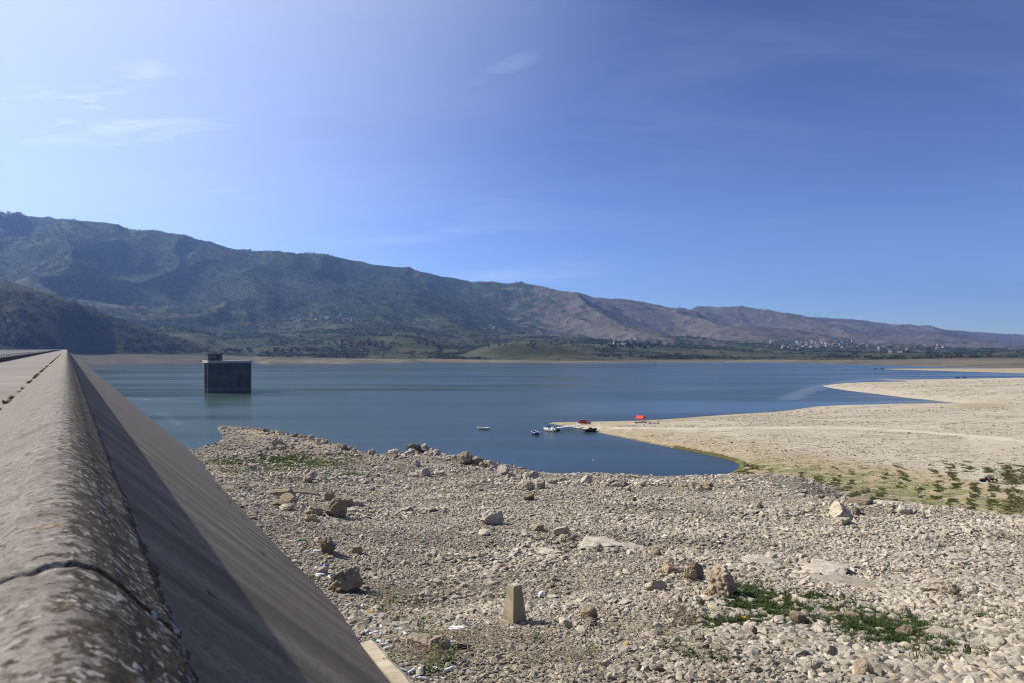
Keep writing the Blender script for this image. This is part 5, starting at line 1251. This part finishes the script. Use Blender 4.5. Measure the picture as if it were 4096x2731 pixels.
village(34, 318, 318.5, 20, 1.3, 'pale house in the long village under the green spur', 'houses of the village under the green spur', .85)
village(6, 343, 319.5, 6, 1.5, 'white house at the right end of the village under the green spur', 'white houses at the village end', 1.0)
village(9, 230, 311, 16, 2, 'faint hazy house on the left mountain foot', 'hazy houses on the left mountain foot', .8)
village(22, 628, 340.5, 12, 1.6, 'pale house in the village below the rocky knolls', 'houses of the village below the knolls', .8)
village(70, 820, 344.5, 15, 2.3, 'pale house in the large village on the right slope', 'houses of the large village on the right slope', .85)
village(14, 862, 343, 9, .9, 'pale house in the row right of the large village', 'houses in the row right of the large village', .9)
village(12, 778, 347, 10, 2, 'house scattered left of the large village', 'houses left of the large village', .9)
village(16, 925, 350, 28, 2.4, 'tiny house on the far right slope', 'houses on the far right slope', 1.0)
village(5, 500, 328, 10, 1.2, 'house standing on the terraces above the bald hill', 'houses on the terraces above the bald hill', .8)
for px, py, lb in ((415, 321.5, 'lone white house on the terraces, right of the long village'), (428, 321.8, 'lone pale house right of the white one on the terraces'), (449, 322.6, 'small white house farthest right on the terraces'), (24, 327.5, 'lone white roofed house on the dark hill above the dam'), (10, 322, 'pale house higher on the dark hill at the left edge'), (304, 349.5, 'small white house by the dark trees on the far shore'), (525, 337.5, 'pale quarry house above the bald hill')):
    house(px, py, lb, None, .8, 3)

# ------------------------------------------------------------------ trees
def crown_mesh(seed, n=150, mat='tree', sx_=1, sz_=1):
    r = random.Random(seed); o = MB(); cl2 = [(Vector((r.gauss(0, .26) * sx_, r.gauss(0, .26) * sx_, r.uniform(.35, .9) * sz_)), r.uniform(.22, .38)) for _ in range(7)]
    for k in range(n):
        c, q2 = r.choice(cl2); d = Vector((r.gauss(0, 1), r.gauss(0, 1), r.gauss(0, 1))).normalized(); p = c + d * q2 * r.uniform(.6, 1.05)
        u = d.orthogonal().normalized(); u.rotate(Matrix.Rotation(r.random() * 6.28, 3, d)); v = d.cross(u) + d * r.uniform(-.5, .5); s = r.uniform(.05, .10)
        o.add([p - u * s - v * s, p + u * s - v * s * .6, p + u * s * .8 + v * s, p - u * s * .7 + v * s * .9], [(0, 1, 2, 3)])
    return mesh_from('crown', o.v, o.f, M[mat])
# scrub oak and orchards over the slopes: uncountable, one object
tx, ty, tz, ts_ = [], [], [], []
jj = RNG.integers(0, hc - 1, 150000); tv = RNG.random(150000) ** 1.25 * .98 + .015
ii = np.clip(np.searchsorted(tt, tv), 1, hr - 2)
cov = veg[ii, jj] + (fbm(XX[ii, jj] / 120, YY[ii, jj] / 120, 401, 4) - .5) * 1.6
ok = (RNG.random(150000) < sstep(.32, .62, cov) * .75 + .03) & (beach[ii, jj] < .05) & (pxs[jj] > -60) & (pxs[jj] < 1090) & (hC[ii, jj] < zz[ii, jj] * .9) & (tv < .955)
ii, jj = ii[ok], jj[ok]; jx = RNG.random(len(ii)) - .5; 
px_ = XX[ii, jj] + (XX[ii, jj + 1] - XX[ii, jj]) * jx; py_ = YY[ii, jj]; pz_ = zz[ii, jj]
n = len(ii); s = np.exp(RNG.normal(1.55, .35, n)) * (.75 + YY[ii, jj] / 9000)
print('scrub', n)
scatter('scrub', 'dark scrub and small trees covering the far slopes', np.stack([px_, py_, pz_ - .4], -1), np.stack([np.zeros(n), np.zeros(n), RNG.random(n) * 6.28], -1), np.stack([s * 1.25, s * 1.25, s * .8], -1), RNG.integers(0, 5, n), RNG.random(n), [crown_mesh(k, 70) for k in range(5)], 'scrub_kind')
# dark trees one can tell apart along the far shore
CM = [crown_mesh(k + 30, 240, 'crown') for k in range(4)]
trk = MB().tube((0, 0, -.1), (0, 0, .5), .05, .03, n=6); TRM = mesh_from('trunk', trk.v, trk.f, M['trunk'])
def tree(px, py, s, label, group):
    g = GH(px, py)
    if g is None: return
    t = empty('tree', g, random.random() * 6.28, s); tag(t, label, 'tree', group)
    link(bpy.data.objects.new('crown', random.choice(CM)), t); link(bpy.data.objects.new('trunk', TRM), t)
for x0, x1, y0, n, s, lb, gr in ((225, 250, 351, 16, 7, 'dark tree in the row behind the intake tower', 'trees in the row behind the tower'), (274, 300, 350.8, 22, 6, 'dark tree in the row right of the intake tower', 'trees in the row right of the tower'), (303, 311, 350, 6, 6, 'dark tree round the small white house on the shore', 'trees round the small shore house'),
                                 (120, 180, 348.5, 30, 6, 'dark tree along the foot of the left hill', 'trees along the foot of the left hill'), (0, 66, 342, 34, 9, 'black looking tree behind the dam end on the left', 'trees behind the dam end'), (455, 590, 345, 20, 4.5, 'bush like tree on the slope round the bald hill', 'trees round the bald hill'), (600, 690, 346, 40, 9, 'dark tree below the village under the knolls', 'trees below the village under the knolls'), (330, 440, 344, 30, 6, 'dark tree scattered on the low ridge above the shore', 'trees on the low ridge')):
    for _ in range(n): tree(random.uniform(x0, x1), y0 + random.gauss(0, .9 if n < 25 else 1.6), s * random.uniform(.7, 1.3), lb, gr)
# masts on the crest
for px, lb in ((815.5, 'thin radio mast on the far crest, the left one of two'), (819.2, 'thin radio mast on the far crest, the right one of two')):
    j = int(np.searchsorted(pxs, px)); i = int(np.argmin(PYH[:, j])); b = Vector((XX[i, j], YY[i, j], zz[i, j]))
    t = empty('radio_mast', b); tag(t, lb, 'mast', 'radio masts on the crest')
    MB().tube((0, 0, -4), (0, 0, 46), 2.4, .7, n=6).build('tower', M['steel'], t); MB().tube((0, 0, 46), (0, 0, 58), .6, .3, n=5).build('antenna', M['white'], t)

# ------------------------------------------------------------------ air
hz = MB().box((0, 5200, 640), (26000, 16800, 1290)); 
t = NT('haze_air'); t.t.nodes.remove(t.b)
pv = t.n('ShaderNodeVolumePrincipled', ins={'Color': (.25, .42, .92, 1), 'Density': 6.8e-5, 'Anisotropy': .35})
t.l(pv.outputs[0], t.out.inputs['Volume'])
ho = hz.build('haze', t.m); tag(ho, 'pale blue haze filling the valley air', kind='stuff')
